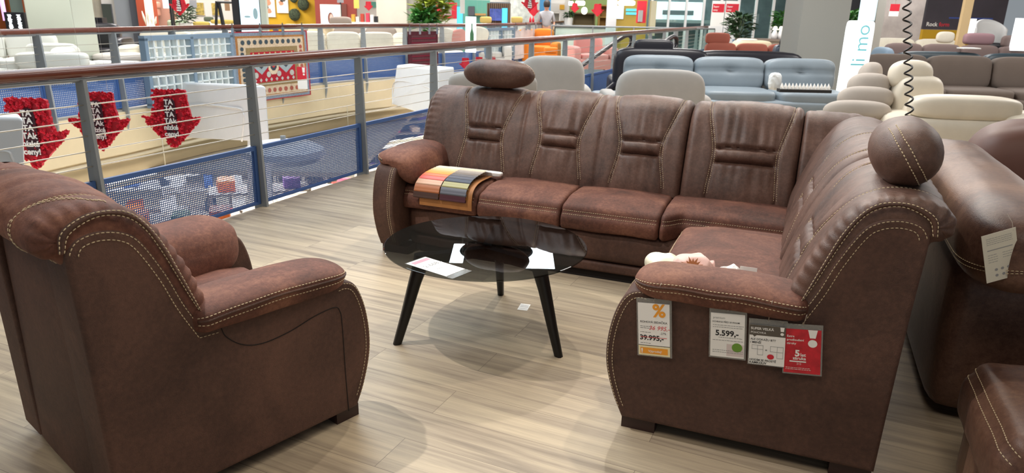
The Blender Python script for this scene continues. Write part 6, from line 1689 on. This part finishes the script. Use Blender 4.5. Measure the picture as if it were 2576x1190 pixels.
# ---------------------------------------------------------------- brown leather furniture at the right frame edge
M_neigh = leather('hide_neighbour', '#4a3129', '#6a4d3f', '#8b6a56', .42, .2, 2.2)
def neighbour():
    root = thing('sofa', 'brown leather sofa with a long padded roll back to back with the corner sofa', 'sofa', suv(.95, 3.6), SA)
    ob = Vector((.95, 3.6, 0))
    def f(s, t):
        v = 2.62 + 1.85 * s; a = 2 * pi * t; e = min(1, (v - 2.62) / .26); e = math.sqrt(max(.01, 1 - (1 - e) ** 2)); e2 = min(1, (4.47 - v) / .3); e *= math.sqrt(max(.02, 1 - (1 - e2) ** 2))
        c, s_ = math.cos(a), math.sin(a); k = (abs(c) ** 2.6 + abs(s_) ** 2.6) ** (-1 / 2.6)
        return Vector((.755 + .175 * c * k * e + .0 * s, v, .755 + .155 * s_ * k * (.4 + .6 * e))) - ob + Vector((0, 0, .006 * noise.noise(Vector((c * 3, v * 5, s_ * 3)))))
    mb = MB(); mb.grid(f, 60, 48, False, True); mb.f.append(tuple(range(47, -1, -1))); mb.f.append(tuple(59 * 48 + k for k in range(48))); mb.mi += [0, 0]
    o = mb.build('back_roll', M_neigh, root, smooth=True, recalc=True)
    rows = [[f(k / 120, tt) + Vector((-.002, -.002, -.001)) for k in range(0, 118)] for tt in (.555, .575)]
    stitches('stitching', rows, o)
    mb = MB(); mb.pillow(Vector((.80, 3.64, .34)) - ob, (.38, 1.5, .62), k=10, n=8); mb.build('body', M_neigh, root, smooth=True)
    mb = MB(); mb.pillow(Vector((1.40, 3.4, .30)) - ob, (.8, 1.5, .5), k=8, n=8); mb.build('seat', M_neigh, root, smooth=True)
    h = MB(); h.pillow(Vector((1.36, 4.5, .62)) - ob, (1.0, .5, .78), k=3.6, n=12); h.build('headrest', mat('hide_red_brown', '#6b463a', .5, var=.08, vscale=6), root, smooth=True)
neighbour()
def footstool():
    root = thing('footstool', 'brown leather footstool with stitched top edge in the lower right corner', 'stool', suv(1.0, 2.2), SA); ob = Vector((1.0, 2.2, 0))
    def T(d, w_, z): return Vector((1.41 - d, 2.0 + w_, z)) - ob
    seat_cushion(lambda d, w_, z: T(d, w_, z), root, 0.05, .79, 0, .56, top=.455, bot=.24, rf=.06, seed=21, rs=.07, m=M_neigh, frontdrop=.02, crown=.01)
    mb = MB(); mb.pillow(Vector((.98, 2.28, .145)) - ob, (.68, .50, .26), k=9, n=8); mb.build('base', M_neigh, root, smooth=True)
footstool()
def care_tag():
    root = thing('price_tag', 'cream information tag hanging tilted from the padded roll at the right frame edge', 'price tag', suv(.70, 2.70, .7))
    z = 2.20; P = [at(2482, 713, z), at(2567, 690, z), at(2443, 602, z)]
    r = P[1] - P[0]; u = P[2] - P[0]; u -= r * (u.dot(r) / r.dot(r)); c = Card(root, P[0] - root.location, r, u, r.length, u.length)
    k = c.slab('card', 0, 0, 1, 1, 0, .001, mat('card_cream', '#e2dcc9', .6)); mb = MB(); c.rect(mb, .12, .655, .86, .672, .0015); small_lines(c, mb, .12, .88, (.90, .86, .82, .78), .0015, .008); small_lines(c, mb, .12, .4, (.56, .51, .46, .41), .0015, .008); small_lines(c, mb, .55, .85, (.56, .51, .46), .0015, .008)
    for x, y in ((.32, .24), (.5, .24), (.68, .24), (.32, .12), (.52, .12), (.72, .12)): c.disc(mb, x, y, .05, .03, .0015, 6)
    mb.build('lettering', M_pgrey, k); mb = MB(); mb.tube([c.p(.92, .95, .001), c.p(.98, 1.08, -.01), c.p(1.02, 1.2, -.04)], .001, 5); mb.build('thread', MATS['clear_thread'], root)
care_tag()
# ---------------------------------------------------------------- lower sales floor seen through the mesh
def rack(label, loc, rz, w_, group):
    root = thing('shelf_rack', label, 'shelf', loc, rz, group); m = mat('rack_grey', '#8f8a84', .6)
    for s in (-1, 1):
        for t in (-1, 1): mb = MB(); mb.box((s * w_ / 2, t * .35, 1.0), (.05, .05, 2.0)); mb.build('upright', m, root)
    for z in (.15, .75, 1.35, 1.95): mb = MB(); mb.box((0, 0, z), (w_, .75, .04)); mb.build('shelf', m, root)
    return root
goods = []
cols = ['#c9a227', '#d96a1f', '#b7322f', '#2f4a86', '#3f7f5a', '#e7e2d8', '#222730', '#d8c8b0', '#7b4fa0', '#c75a78', '#f0efe8', '#3a8fb0']
protos = {}
nr = 0
for j in range(6):
    for i in range(5):
        x = -8.6 + 2.7 * i + .9 * j * .6; y = 12.2 + 2.5 * j; nr += 1
        rack('steel shelf rack with mixed goods on the lower sales floor, seen through the blue mesh', (x, y, -4.2), .35, 2.0, 'shelf racks on the lower floor')
        for zz in (.77, 1.37, 1.97):
            for k in range(3):
                if R_.random() < .08: continue
                cc = R_.choice(cols); sx, sz = R_.uniform(.18, .36), R_.uniform(.14, .34)
                if cc not in protos:
                    g = thing('carton', 'coloured carton of goods on the lower floor racks, seen through the blue mesh', 'box', (0, 0, 0), .35, 'cartons on the lower floor racks'); mb = MB(); mb.pillow((0, 0, .5), (1, 1, 1), k=12, n=3); mb.build('box', mat('goods_' + cc[1:], cc, .5, var=.25, vscale=3), g); protos[cc] = g
                else: g = dup(protos[cc])
                dx = -.65 + .65 * k; g.location = (x + dx * math.cos(.35), y + dx * math.sin(.35), -4.2 + zz); g.scale = (sx, .5, sz); g.rotation_euler = (0, 0, .35)
# lighting truss and lamps under the slab
M_trs = mat('truss_paint', '#cbbf9f', .5)
for i in range(5):
    x = -7.5 + 2.3 * i; y = 12.5 + 2.2 * i; root = thing('light_rail', 'ceiling light rail with a bright tube over the lower sales floor', 'lamp', (x, y, -1.6), .9, 'light rails over the lower floor')
    mb = MB(); mb.box((0, 0, 0), (4.5, .06, .08)); mb.build('rail', M_trs, root); mb = MB(); mb.box((0, 0, -.06), (4.2, .1, .05)); mb.build('tube', mat('tube_white', '#fff6e4', .5, emit=5), root)
    mb = MB(); mb.tube([(-1.5, 0, .04), (-1.5, 0, .35)], .01, 5); mb.build('hanger', M_trs, root)
